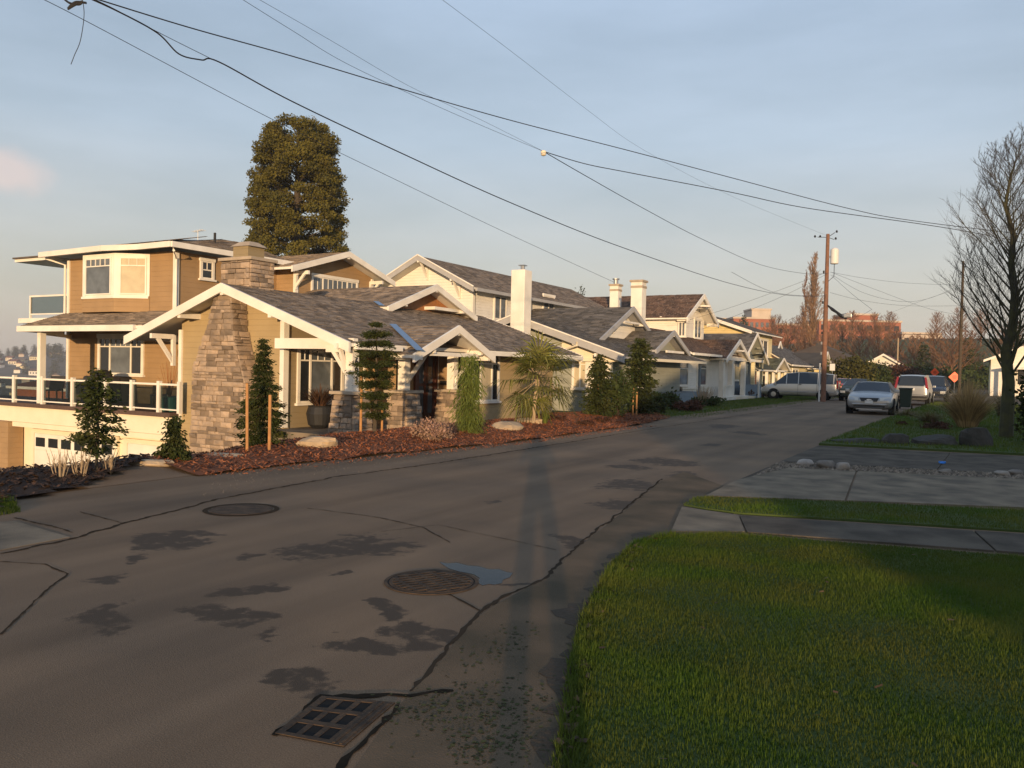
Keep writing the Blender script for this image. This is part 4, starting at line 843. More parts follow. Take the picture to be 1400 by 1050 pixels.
wall(H2, 'y', -14.75, 1, [(39.8, 2.4), (44.4, 2.4), (44.4, 2.75), (42.1, 3.66), (39.8, 2.75)], 'sage'); build(MB().box(-14.3, -14.2, 41.2, 44.0, 2.62, 2.74), 'tie_beam', 'white', H2); outlooker(H2, (-14.15, 42.1, 3.56), (.5, 0, 0))
build(MB().beam((-13.25, 34, 2.15), (-13.25, 44.9, 2.15), .12, .13), 'gutter', 'cream', H2)
build(MB().box(-14.6, -13.2, 40, 45.2, -1, .55), 'porch_wall', 'bluegrey', H2); build(MB().tube([(-13.3, 44.0, .55), (-13.3, 44.0, 1.7), (-13.4, 44.4, 2.05), (-13.4, 45.2, 2.15)], .07, 8), 'porch_arch', 'bluegrey', H2)
# white chimney
ch = build(MB().box(-18.45, -17.75, 32.05, 32.75, 3.0, 6.05), 'chimney', 'white', H2, bevel=.03); build(MB().tube([(-18.05, 32.4, 6.05), (-18.05, 32.4, 6.25)], .1, 10).box(-18.2, -17.9, 32.25, 32.55, 6.25, 6.29), 'flue', 'steel', ch)
# two-storey rear
HR = thing('house', 'two-storey white clapboard house rising behind the sage bungalow', 'house', (-25, 42, -.4))
gable(HR, 'y', -24.6, 7.15, 33.4, 51, 4.2, 3.3, .5, 'shingle', 'white', 'grey_trim', bh=.26, ends=(1, 0), row=.17, wid=.34)
mb = MB(); mb.beam((-24.6, 33.32, 7.21), (-21.25, 33.32, 5.53), .06, .05); mb.beam((-24.6, 33.32, 7.21), (-28.85, 33.32, 5.08), .06, .05); build(mb, 'rake_cap', 'white', HR)
wall(HR, 'x', 34.2, -1, [(-28.2, -1), (-21.8, -1), (-21.8, 5.65), (-24.6, 7.0), (-28.2, 5.25)], 'white_lap'); wall(HR, 'y', -21.8, 1, [(34.25, -1), (51, -1), (51, 5.65), (34.25, 5.65)], 'white_lap'); wbox(HR, -28.1, -22.05, 34.5, 51, -1, 5.2, 'white_lap')
for x in (-24.6, -22.6): knee(HR, (x, 33.45, 7.15-.5*abs(x+24.6)-.25), (0, -.72, 0), .75)
build(MB().box(-21.86, -21.76, 34.1, 34.3, 2, 5.5), 'corner_board', 'white', HR); build(MB().beam((-21.2, 33.5, 5.4), (-21.2, 51, 5.4), .12, .16), 'gutter', 'grey_trim', HR)
for a, b in ((675, 692), (742, 757)): wpx(HR, 'y', -21.8, 1, (a, 404), (b, 438), cols=(1, 1), pane='pane_grey')
slope(HR, (-21.3, 51, 5.5), (-27.9, 51.0, 5.5), (-24.6, 48, 7.13), (-24.6, 48, 7.13), 'shingle', tabs=False)
# ================================================================== HOUSE 3: white house, brown shake roof
H3 = thing('house', 'white clapboard house with mossy brown shake roof and two brick chimneys', 'house', (-17, 50, -.4))
gable(H3, 'x', 54.4, 6.9, -16.3, -32, 3.6, 3.6, .5, 'shingle_brown', 'white', 'white', bh=.3, ends=(1, 0), row=.2, wid=.28)
wall(H3, 'y', -17.1, 1, [(51.5, 2), (57.3, 2), (57.3, 5.3), (54.4, 6.75), (51.5, 5.3)], 'white_lap'); wall(H3, 'x', 51.5, -1, [(-31, 2), (-17.1, 2), (-17.1, 5.3), (-31, 5.3)], 'yellow'); wall(H3, 'x', 51.44, -1, [(-20.0, 2), (-17.1, 2), (-17.1, 5.3), (-20.0, 5.3)], 'white_lap', th=.04, name='wall_bay')
build(MB().box(-16.45, -16.3, 53.2, 55.6, 6.0, 6.12).lathe((-16.4, 54.4, 6.02), [(.6, 0), (.6, .1)], 16), 'gable_ornament', 'white', H3)
for yy in (51.1, 54.4, 57.7): outlooker(H3, (-16.2, yy, 6.9-.5*abs(yy-54.4)-.25), (.8, 0, 0), w=.18)
for k in range(8): build(MB().box(-30+k*1.7, -29.88+k*1.7, 50.86, 51.45, 5.06, 5.2), 'rafter_tail', 'white', H3)
wpx(H3, 'y', -17.1, 1, (949, 437), (958, 463), cols=(1, 1), pane='pane_grey'); wpx(H3, 'x', 51.42, -1, (927, 440), (938, 460), cols=(1, 1), pane='pane_grey')
slope(H3, (-14.3, 45.8, 2.75), (-14.3, 58.2, 2.75), (-17.9, 58.2, 4.3), (-17.9, 45.8, 4.3), 'shingle_brown', row=.2, wid=.28); slope(H3, (-21.5, 58, 2.75), (-21.5, 45.8, 2.75), (-17.9, 45.8, 4.3), (-17.9, 58, 4.3), 'shingle_brown', tabs=False)
build(MB().beam((-14.22, 45.8, 2.68), (-14.22, 51.6, 2.68), .12, .14), 'gutter', 'white', H3)
wall(H3, 'y', -15, 1, [(46, -1.2), (58, -1.2), (58, 2.9), (46, 2.9)], 'white_lap'); wall(H3, 'x', 46, -1, [(-21, -1.2), (-15, -1.2), (-15, 2.9), (-17.9, 4.2), (-21, 2.9)], 'white_lap'); wbox(H3, -20.9, -15.2, 46.2, 57.8, -1.2, 2.6, 'white_lap')
wall(H3, 'y', -14.96, 1, [(46.2, -1.2), (51.6, -1.2), (51.6, .62), (46.2, .62)], 'white_wide_lap', th=.03, name='skirt_wall'); build(MB().box(-15, -14.88, 46.0, 51.6, .62, .7), 'water_table', 'white', H3)
for a, b in ((927, 940), (953, 965)): wpx(H3, 'y', -15, 1, (a, 493), (b, 527), cols=(1,), transom=.7, pane='pane_grey')
wpx(H3, 'x', 46, -1, (905, 497), (914, 511), pane='pane_grey')
gable(H3, 'x', 54.7, 3.85, -13.9, -17.6, 3.1, 3.0, .42, 'shingle_brown', 'white', 'white', bh=.28, ends=(1, 0), row=.2, wid=.28)
build(MB().box(-14.2, -14.05, 51.9, 57.5, 2.45, 2.65).lathe((-14.0, 54.7, 3.05), [(.5, 0), (.5, .1)], 16), 'gable_ornament', 'white', H3); wall(H3, 'y', -14.5, 1, [(52.2, 2.6), (57.2, 2.6), (54.7, 3.7)], 'white_lap', th=.06)
for yy in (51.9, 54.0, 57.3): build(MB().box(-14.4, -14.1, yy-.15, yy+.15, -.3, 2.45), 'porch_post', 'white', H3)
build(MB().box(-15, -13.9, 51.7, 57.6, -.6, .1), 'porch_floor', 'white', H3); build(MB().box(-14.15, -14.05, 52.1, 53.9, .1, .75).box(-14.2, -14.0, 52.1, 53.9, .75, .83), 'porch_rail', 'white', H3)
build(MB().box(-13.9, -13.2, 54.2, 54.6, -.6, .1).box(-13.9, -13.2, 56.2, 56.6, -.6, .1).box(-13.88, -13.3, 54.6, 56.2, -.6, -.2), 'step', 'white', H3)
def chimney(h, x0, x1, y0, y1, z0, z1, cap='cream'):
    c = build(MB().box(x0, x1, y0, y1, z0, z1), 'chimney', 'white', h); build(MB().box(x0-.08, x1+.08, y0-.08, y1+.08, z1, z1+.12).box(x0-.03, x1+.03, y0-.03, y1+.03, z1-.35, z1-.22), 'cap', 'stone_cap', c); return c
chimney(H3, -18.3, -17.6, 46.25, 46.95, 3.2, 6.95); c = chimney(H3, -21.9, -21.3, 51.5, 52.1, 5, 7.35); build(MB().lathe((-21.6, 51.8, 7.47), [(.16, 0), (.16, .3), (.24, .32), (.24, .4)], 12), 'flue', 'steel', c)
# ================================================================== HOUSES 4-8
H4 = thing('house', 'blue-grey and pale yellow house with steep front gable beyond the white house', 'house', (-18, 64, -.3))
gable(H4, 'x', 62.6, 4.65, -14.6, -24, 3.9, 3.9, .55, 'shingle_grey', 'sage', 'white', bh=.2, ends=(1, 0), tabs=True, row=.2, wid=.4)
wall(H4, 'y', -15.5, 1, [(59.3, -1), (65.9, -1), (65.9, 2.7), (62.6, 4.5), (59.3, 2.7)], 'bluegrey'); wbox(H4, -23, -15.7, 59.4, 65.8, -1, 2.6, 'pale_yellow')
wall(H4, 'y', -14.9, 1, [(59.4, -1), (65.8, -1), (65.8, .8), (59.4, .8)], 'bluegrey', th=.1, name='porch_wall')
for yy in (59.6, 63, 65.6): build(MB().box(-15.05, -14.8, yy-.14, yy+.14, .8, 2.5), 'porch_post', 'pale_yellow', H4)
build(MB().box(-15.1, -14.75, 59.4, 65.8, 2.5, 2.7), 'porch_beam', 'white', H4)
for k in range(3): build(MB().box(-14.9, -14.65, 63.3+k*.3, 65.6-k*.1, 2.75+k*.4, 2.83+k*.4), 'gable_slat', 'sage', H4)
wpx(H4, 'y', -15.5, 1, (1003, 500), (1014, 520), pane='pane_pale'); wpx(H4, 'y', -15.5, 1, (1018, 480), (1024, 494), pane='pane_grey', trim=.07)
H4b = thing('house', 'yellow two-storey house with white rake boards behind the blue-grey gable', 'house', (-20, 70, -.3))
gable(H4b, 'y', -20.5, 6.6, 66.3, 78, 6.5, 4.6, .34, 'shingle_tan', 'white', 'white', bh=.26, ends=(1, 0), tabs=False)
wall(H4b, 'x', 67.0, -1, [(-26, -1), (-16.6, -1), (-16.6, 5.2), (-20.5, 6.45), (-26, 4.6)], 'yellow'); wall(H4b, 'y', -16.6, 1, [(67.02, -1), (77, -1), (77, 5.2), (67.02, 5.2)], 'pale_yellow'); wbox(H4b, -25.9, -16.8, 67.3, 77, -1, 4.5, 'yellow')
wpx(H4b, 'y', -16.6, 1, (1037, 464), (1049, 488), cols=(1, 1), pane='pane_grey')
H5 = thing('cottage', 'small olive-roofed cottage with white front porch before the silver van', 'house', (-17, 73, -.2))
gable(H5, 'x', 72.4, 3.0, -14.6, -20, 3, 3, .36, 'shingle_green', 'white', 'white', bh=.18, ends=(1, 0), tabs=True, row=.2, wid=.4); slope(H5, (-15.2, 69, 2.0), (-15.2, 78, 2.0), (-19.2, 78, 4.1), (-19.2, 69, 4.1), 'shingle_green', row=.2, wid=.4)
wall(H5, 'y', -16.0, 1, [(66, -1), (77.5, -1), (77.5, 2.1), (66, 2.1)], 'pale_yellow'); slope(H5, (-14.7, 63.9, 1.95), (-14.7, 70, 1.95), (-16.5, 70, 2.9), (-16.5, 66, 2.9), 'shingle_green', tabs=False)
for yy in (64.6, 67.5, 70, 72.2, 74.8): build(MB().box(-15.0, -14.8, yy-.12, yy+.12, -.4, 1.9), 'porch_post', 'white', H5)
build(MB().box(-15.05, -14.75, 64.4, 75.0, 1.82, 1.98), 'porch_beam', 'white', H5); wpx(H5, 'y', -16, 1, (1040, 513), (1046, 530), pane='pane', trim=.08); build(MB().box(-16, -15.95, 68.2, 69.1, -.2, 1.8), 'door', 'mahogany', H5)
H6 = thing('house', 'cream house with slate-grey roof and open white porch truss behind the van', 'house', (-18, 84, 0))
slope(H6, (-14.6, 75.8, 2.5), (-14.6, 92, 2.5), (-18.6, 92, 4.6), (-18.6, 77.5, 4.6), 'shingle_grey', row=.2, wid=.5); wall(H6, 'y', -15.2, 1, [(76.5, -1), (91, -1), (91, 2.5), (76.5, 2.5)], 'pale_yellow'); wall(H6, 'x', 76.5, -1, [(-22, -1), (-15.2, -1), (-15.2, 2.5), (-18.6, 4.2), (-22, 2.5)], 'pale_yellow')
build(MB().beam((-14.5, 75.8, 2.45), (-14.5, 90, 2.45), .1, .14), 'gutter', 'white', H6)
window(H6, 'y', -15.2, 1, 79.3, 82.2, .75, 2.1, cols=(1, 1), transom=.6, pane='pane_grey')
mb = MB(); 
for s in (-1, 1): mb.beam((-13.6, 89.1, 3.95), (-13.6, 89.1+s*3.4, 2.2), .12, .24)
mb.beam((-13.6, 86.6, 2.55), (-13.6, 91.6, 2.55), .1, .16); mb.beam((-13.6, 87.2, 2.1), (-13.6, 89.1, 3.0), .1, .14); mb.beam((-13.6, 91, 2.1), (-13.6, 89.1, 3.0), .1, .14); build(mb, 'porch_truss', 'white', H6)
gable(H6, 'x', 89.1, 3.9, -13.7, -17, 3.2, 3.2, .5, 'shingle_grey', 'white', 'white', bh=.1, ends=(0, 0), tabs=False)
for yy in (86.3, 89.8, 92): build(MB().box(-13.75, -13.45, yy-.16, yy+.16, -.2, 2.2), 'porch_post', 'white', H6)
build(MB().box(-15.15, -15.1, 86.8, 89.2, -.2, 2.0), 'door', 'pane', H6)
mb = MB(); [mb.beam((-18.0, 87.5, 4.95), (-18.0, 87.5+s*1.2, 4.05), .1, .2) for s in (-1, 1)]; build(mb, 'dormer_peak', 'white', H6)
def hiphouse(name, label, x0, x1, y0, y1, zw, zr, wallm, roofm, zb=-1.5):
    h = thing(name, label, 'house', ((x0+x1)/2, (y0+y1)/2, zb)); wbox(h, x0+.4, x1-.4, y0+.4, y1-.4, zb, zw, wallm); r = min(x1-x0, y1-y0)/2
    if x1-x0 < y1-y0: A, B = ((x0+x1)/2, y0+r, zr), ((x0+x1)/2, y1-r, zr)
    else: A, B = (x0+r, (y0+y1)/2, zr), (x1-r, (y0+y1)/2, zr)
    q = [(x0, y0, zw), (x1, y0, zw), (x1, y1, zw), (x0, y1, zw)]
    if x1-x0 < y1-y0: fs = [(q[0], q[1], A, A), (q[1], q[2], B, A), (q[2], q[3], B, B), (q[3], q[0], A, B)]
    else: fs = [(q[0], q[1], B, A), (q[1], q[2], B, B), (q[2], q[3], A, B), (q[3], q[0], A, A)]
    for f in fs: slope(h, *f, roofm, tabs=False)
    mb = MB(); [mb.beam((a[0], a[1], zw-.08), (b[0], b[1], zw-.08), .1, .2) for a, b in zip(q, q[1:]+q[:1])]; build(mb, 'gutter', 'white', h); return h
h7 = hiphouse('house', 'yellow house with broad tan hip roof behind the utility pole', -24, -11.5, 104, 120, 2.9, 5.6, 'yellow', 'shingle_tan')
for a in (106, 110, 114): window(h7, 'y', -11.9, 1, a, a+1.4, .9, 2.3, cols=(1, 1), pane='pane_grey')
window(h7, 'x', 104.4, -1, -20, -18, .9, 2.3, pane='pane_grey')
H8 = thing('house', 'small white-trimmed gabled house beyond the olive hedge', 'house', (-11, 138, 0)); gable(H8, 'y', -12.4, 5.0, 132, 142, 3, 3, .6, 'shingle_red', 'white', 'white', bh=.3, ends=(1, 0), tabs=False); wall(H8, 'x', 132.6, -1, [(-14.8, -1), (-10, -1), (-10, 3.4), (-12.4, 4.8), (-14.8, 3.4)], 'white_lap'); wbox(H8, -14.7, -10.1, 132.9, 142, -1, 3.2, 'brick_far'); window(H8, 'x', 132.6, -1, -13.2, -11.8, 1.0, 2.5, pane='pane')
# white house on the right, behind the bare tree
H9 = thing('house', 'white clapboard house with blank gable behind the bare tree on the right', 'house', (14, 100, 0))
p0, p1 = onY(1342, 485, 90), onY(1372, 520, 90)
gable(H9, 'y', 5.5, 5.6, 90, 108, 5.2, 6, .42, 'shingle_brown', 'white', 'white', bh=.22, ends=(1, 0), tabs=False); wall(H9, 'x', 90.8, -1, [(.9, -1), (11, -1), (11, 3.2), (5.5, 5.4), (.9, 3.6)], 'white_lap'); wall(H9, 'y', .9, -1, [(90.85, -1), (107, -1), (107, 3.5), (90.85, 3.5)], 'pale_yellow'); wbox(H9, 1.2, 10.9, 91.2, 107, -1, 3.2, 'white_lap')
window(H9, 'x', 90.8, -1, 3.0, 6.5, 1.1, 2.6, cols=(1, 1), pane='pane'); build(MB().box(2.2, 8.2, 88.4, 90.6, 2.55, 2.75), 'porch_roof', 'white', H9); build(MB().box(2.4, 2.65, 88.5, 88.75, -.2, 2.55).box(7.8, 8.05, 88.5, 88.75, -.2, 2.55), 'porch_post', 'white', H9)
# roofs down the hill at the left
hiphouse('house', 'red hip-roofed neighbour house just beyond the deck railing', -66, -54, 36, 50, -.6, 1.05, 'brick_far', 'shingle_red', -8); hiphouse('house', 'low brown-roofed house seen past the white deck post', -68, -57, 54, 64, -.5, .9, 'concrete_far', 'shingle_tan', -9)
# ================================================================== far hospital blocks
def block(name, label, px0, px1, ytop, d, m, depth=25, rows=3, cols=10, zb=0, wm='pane', win=True, top=None):
    a, b = atd(px0, ytop, d), atd(px1, ytop, d); zt = (a.z+b.z)/2; h = thing(name, label, 'building', ((a.x+b.x)/2, (a.y+b.y)/2, zb))
    u = Vector((b.x-a.x, b.y-a.y, 0)); L = u.length; u.normalize(); n = Vector((u.y, -u.x, 0)); n = n if n.dot(-Vector((a.x, a.y, 0))) > 0 else -n
    A = Vector((a.x, a.y, 0)); mk = lambda t0, t1, z0, z1, o0, o1: MB().hexa([A+u*t0+n*o1+_Z*z0, A+u*t1+n*o1+_Z*z0, A+u*t1+n*o0+_Z*z0, A+u*t0+n*o0+_Z*z0, A+u*t0+n*o1+_Z*z1, A+u*t1+n*o1+_Z*z1, A+u*t1+n*o0+_Z*z1, A+u*t0+n*o0+_Z*z1])
    build(mk(0, L, zb, zt, -depth, 0), 'wall', m, h, recalc=True); build(mk(-.3, L+.3, zt, zt+.6, -depth, .3), 'parapet', 'concrete_far', h, recalc=True)
    if win:
        H = 3.6
        for r in range(rows):
            for k in range(cols):
                t = L*(k+.5)/cols; w = L/cols*.28; build(mk(t-w, t+w, zt-1.2-r*H-1.7, zt-1.2-r*H, .02, .12), 'window', wm, h, recalc=True)
    return h, mk, L, zt
block('hospital', 'long brick hospital wing on the far hill right of the utility pole', 1120, 1232, 440, 275, 'brick_far', rows=2, cols=9, zb=5)
block('hospital', 'brick hospital block with many windows left of the poplar', 1003, 1060, 436, 290, 'brick_far', rows=4, cols=8, zb=5, wm='pane_grey')
block('hospital', 'white plant room on top of the brick hospital block', 1028, 1054, 424, 296, 'concrete_far', depth=10, win=False, zb=18)
block('hospital', 'low brick hospital wing behind the dark evergreen', 985, 1010, 437, 300, 'brick_far', rows=1, cols=4, zb=5); block('hospital', 'orange brick penthouse above the long hospital wing', 1158, 1200, 431, 282, 'brick_far', depth=12, win=False, zb=18)
block('hospital', 'brick hospital wing hidden behind the tall poplar', 1062, 1120, 445, 284, 'brick_far', rows=1, cols=6, zb=5)
pk = block('parking_garage', 'pale concrete parking garage with open levels on the hill', 1234, 1286, 457, 265, 'pane', depth=30, win=False, zb=5)
h, mk, L, zt = pk
for r in range(4): build(mk(-.2, L+.2, zt-.2-r*3.1-1.1, zt-.2-r*3.1, .1, .5), 'level_band', 'concrete_far', h, recalc=True)
for k in range(6): t = L*k/5; build(mk(t-.4, t+.4, 6, zt-.3, .05, .42), 'column', 'concrete_far', h, recalc=True)
# ================================================================== PLANTS
def unit(n):
    v = RNG.normal(size=(n, 3)); return v/np.linalg.norm(v, axis=1)[:, None]
def leaves(name, m, C, size, parent=None, aspect=.45, axis=None, jit=.6, vals=None, **k):
    """diamond leaves at C (N,3); axis: preferred long direction (N,3)"""
    N = len(C); A = unit(N)
    if axis is not None: A = axis+jit*A; A /= np.linalg.norm(A, axis=1)[:, None]
    B = np.cross(A, unit(N)); B /= np.maximum(np.linalg.norm(B, axis=1), 1e-6)[:, None]
    s = (size*(.6+.8*RNG.random(N)))[:, None]; Q = np.stack([C-A*s*.5, C+B*s*aspect*.5, C+A*s*.5, C-B*s*aspect*.5], 1)
    return quads(name, Q, m, parent, vals=vals, **k)
def scale_at(p): return (Vector(p)-CP).dot(CF)/FPX          # metres per photo pixel at p
def stake(px, y0, y1, lab, r=.026, lean=0):
    p = gp(px, y1); s = scale_at(p); q = p+Vector((lean, 0, (y1-y0)*s)); tag(build(MB().tube([p-_Z*.1, q], r, 7), 'tree_stake', 'stake'), lab, 'stake', 'tree stakes')
def conifer(lab, px, yb, yt, prof, m, nb=170, per=42, leaf=.075, trunk=.03, crown0=0.0, up=.15, droop=.35, name='young_conifer', base=None, bark='bark', cat='tree', ragged=.35, h=None, tiers=0, asp=.45):
    """prof: [(t from bottom 0..1, half width in metres)]"""
    b = Vector(base) if base is not None else gp(px, yb); s = scale_at(b); H = h or (yb-yt)*s
    T = thing(name, lab, cat, b); C = []; A = []; V = []
    build(MB().tube([b-_Z*.1, b+_Z*H*.5+Vector((.02, .01, 0)), b+_Z*H*.96], [trunk, trunk*.7, trunk*.15], 7), 'trunk', bark, T)
    tw = MB()
    for i in range(nb):
        t = crown0+(1-crown0)*((i+random.random())/nb); t = t if not tiers else min(.995, (round(t*tiers)+random.uniform(-.22, .22))/tiers); w = itp(prof, t)*random.uniform(1-ragged, 1+ragged*.5); a = i*2.4+random.random()
        d = np.array([math.cos(a), math.sin(a), up*random.uniform(-.5, 1.5)]); k = max(6, int(per*(w/max(p[1] for p in prof)+.25)))
        u = np.sqrt(RNG.random(k))*w; P = np.array(b)+np.array([0, 0, H*t])+np.outer(u, d); P[:, 2] -= droop*(u**2)/max(w, .05)*.6
        P += RNG.normal(size=(k, 3))*leaf*np.array([.8, .8, .4]); C.append(P); dd = np.tile(d, (k, 1)); dd[:, 2] -= droop; A.append(dd); V.append(np.clip(random.random()*.5+.5*u/max(w, .01), 0, 1))
        if i % 3 == 0: q = b+_Z*H*t; tw.tube([q, q+Vector((d[0]*w*.8, d[1]*w*.8, d[2]*w*.8-droop*w*.3))], [trunk*.3*(1-t)+.004, .003], 3, cap=False)
    build(tw, 'branches', bark, T)['kind'] = 'stuff'
    leaves('foliage', m, np.concatenate(C), leaf, T, axis=np.concatenate(A), vals=np.concatenate(V), aspect=asp); return T
def px2m(b, pairs): s = scale_at(b); return [(t, w*s) for t, w in pairs]
def con_px(lab, px, yb, yt, pairs, m, **k): return conifer(lab, px, yb, yt, px2m(gp(px, yb), pairs), m, **k)
def shrub(lab, px, yb, rx, h, m, n=1500, leaf=.05, name='shrub', stems=6, base=None, twig='bark', clumps=26, cat='shrub', metres=False, depth=None):
    b = Vector(base) if base is not None else gp(px, yb); s = 1 if metres else scale_at(b); R, H = rx*s, h*s; D = R if depth is None else depth; T = thing(name, lab, cat, b)
    mb = MB()
    for i in range(stems): a = i*2.4; mb.tube([b-_Z*.05, b+Vector((math.cos(a)*R*.3, math.sin(a)*D*.3, H*.45)), b+Vector((math.cos(a)*R*.6, math.sin(a)*D*.6, H*.8))], [.018, .012, .005], 4)
    build(mb, 'stems', twig, T); cc = unit(clumps)*np.array([R, D, H*.5])*(.45+.5*RNG.random((clumps, 1)))+np.array([b.x, b.y, b.z+H*.52]); k = n//clumps
    P = np.repeat(cc, k, 0)+RNG.normal(size=(clumps*k, 3))*np.array([R, D, H*.5])*.22; V = np.repeat(RNG.random(clumps), k)*.5+.5*RNG.random(clumps*k); P[:, 2] = np.maximum(P[:, 2], b.z+.02)
    leaves('foliage', m, P, leaf, T, vals=V, aspect=.55); return T
def strands(lab, b, R, H, n, m, w=.012, name='ornamental_grass', cat='grass clump', arch=.8, seg=4, group=None):
    b = Vector(b); Q = []; V = []
    for i in range(n):
        a = random.random()*6.283; r = R*random.random()**.7; hh = H*random.uniform(.6, 1.05); d = Vector((math.cos(a), math.sin(a), 0)); sd_ = Vector((-d.y, d.x, 0))*w/2; o = b+d*r*.18; pv = None; v = random.random()
        for k in range(seg+1):
            t = k/seg; p = o+d*r*(t**1.5)*arch+_Z*hh*(t-(.38*t**3)*(r/R)); ww = sd_*(1-t*.85)
            if pv: Q.append([pv[0]-pv[1], pv[0]+pv[1], p+ww, p-ww]); V.append(v)
            pv = (p, ww)
    T = quads(name, np.array([[tuple(x) for x in q] for q in Q]), m, vals=V, base=b); return tag(T, lab, cat, group)
def boulder(lab, px, py, w, h, m='boulder', dep=.7, flat=0, name='boulder', lift=.3, rough=.12):
    b = gp(px, py); s = scale_at(b); W, Hh = w*s, h*s; return tag(build(MB().rock((b.x+_F0.x*W*dep, b.y+_F0.y*W*dep, b.z+Hh*lift), W, W*dep, Hh*.75, n=14, m=9, rough=rough, rz=YAW, flat=flat), name, m, smooth=False), lab, 'rock')
# big conifer behind the house
sb = atd(402, 500, 78); sb = Vector((sb.x, sb.y, -6)); ss = scale_at(sb)
SQ = thing('sequoia_tree', 'tall dense conifer with rounded top rising behind the tan house', 'tree', sb)
SH = 1.6+(496-156)*ss+6; build(MB().tube([sb-_Z, sb+_Z*SH*.5, sb+_Z*SH*.95], [.75, .5, .08], 10), 'trunk', 'bark', SQ)
prof = [(0, 60), (.45, 73), (.55, 76), (.62, 71), (.70, 70), (.78, 68), (.86, 62), (.92, 56), (.96, 46), (.985, 32), (1.0, 12)]
C = []; V = []; bm_ = MB()
lobes = []
for i in range(250):
    t = .2+.775*((i+random.random())/250)**.9; w = itp(prof, t)*ss; a = i*2.39996+random.uniform(-.5, .5); lr = random.uniform(.75, 1.45)*(1 if t < .93 else .75); lobes.append((t, a, max(0, w-lr*.8)*random.uniform(.84, 1.04), lr))
lobes += [(.25+.7*k/40, k*2.1, itp(prof, .25+.7*k/40)*ss*.32, random.uniform(.8, 1.2)) for k in range(40)]
for i, (t, a, rr, lr) in enumerate(lobes):
    c = np.array([sb.x+math.cos(a)*rr, sb.y+math.sin(a)*rr, sb.z+SH*t-lr*.3]); k = int(560*lr*lr)
    P = unit(k)*(RNG.random((k, 1))**.33); P[:, 2] = np.where(P[:, 2] < 0, P[:, 2]*.45, P[:, 2]*.75); bump = 1+.22*np.sin(P[:, :1]*9+i)*np.sin(P[:, 1:2]*9+2*i)*np.sin(P[:, 2:]*8)
    C.append(c+P*bump*lr*np.array([1.0, 1.0, .8])+RNG.normal(size=(k, 3))*.06); V.append(np.clip(.15+.4*random.random()+.35*RNG.random(k), 0, 1))
    if i % 2 == 0: bm_.tube([sb+_Z*(SH*t-1.2), c], [.08, .03], 4)
build(bm_, 'branches', 'bark', SQ)['kind'] = 'stuff'; leaves('crown', 'sequoia', np.concatenate(C), .21, SQ, vals=np.concatenate(V), aspect=.6)
# staked young conifers in the mulch
con_px('dark young conifer with wooden stakes beside the stone chimney', 358, 615, 466, [(0, 14), (.1, 24), (.3, 29), (.45, 25), (.6, 18), (.75, 12), (.88, 7), (1, 1)], 'dark_conifer', nb=210, per=120, leaf=.055, ragged=.5, tiers=17, asp=.32)
stake(338, 524, 624, 'tall wooden stake left of the young conifer by the chimney', lean=-.03); stake(368, 540, 622, 'wooden stake right of the young conifer by the chimney', r=.028)
con_px('dark tiered conifer on a bare trunk in front of the porch', 512, 596, 443, [(0, 4), (.15, 12), (.24, 22), (.32, 12), (.42, 24), (.55, 32), (.68, 26), (.82, 22), (.93, 17), (1, 6)], 'dark_conifer', nb=210, per=110, leaf=.06, asp=.32, crown0=.14, trunk=.05, droop=.15, tiers=11, ragged=.5)
stake(493, 510, 596, 'wooden stake left of the tiered conifer at the porch', r=.03); stake(522, 556, 595, 'short wooden stake right of the tiered conifer at the porch'); 
con_px('narrow light green weeping conifer near the front door', 640, 594, 488, [(0, 15), (.2, 16), (.45, 14), (.7, 10), (.9, 8), (1, 3)], 'light_conifer', nb=90, per=70, leaf=.13, droop=1.6, up=.3, trunk=.025, asp=.13, ragged=.6)
con_px('dark conifer with a pale stake right of the palm', 818, 572, 488, [(0, 14), (.3, 21), (.6, 17), (.85, 9), (1, 2)], 'dark_conifer', nb=130, per=48, leaf=.11, tiers=13, ragged=.5); stake(817, 515, 572, 'pale stake at the dark conifer right of the palm')
con_px('tall narrow dark conifer in front of the white house', 873, 568, 466, [(0, 15), (.3, 22), (.6, 17), (.8, 13), (.95, 9), (1, 4)], 'dark_conifer', nb=150, per=50, leaf=.12, tiers=15, ragged=.5); stake(865, 530, 572, 'stake left of the tall narrow dark conifer'); stake(870, 536, 572, 'stake right of the tall narrow dark conifer', r=.03)
shrub('glossy dark green bush between the two staked conifers', 845, 572, 19, 66, 'shrub_green', n=2600, leaf=.11)
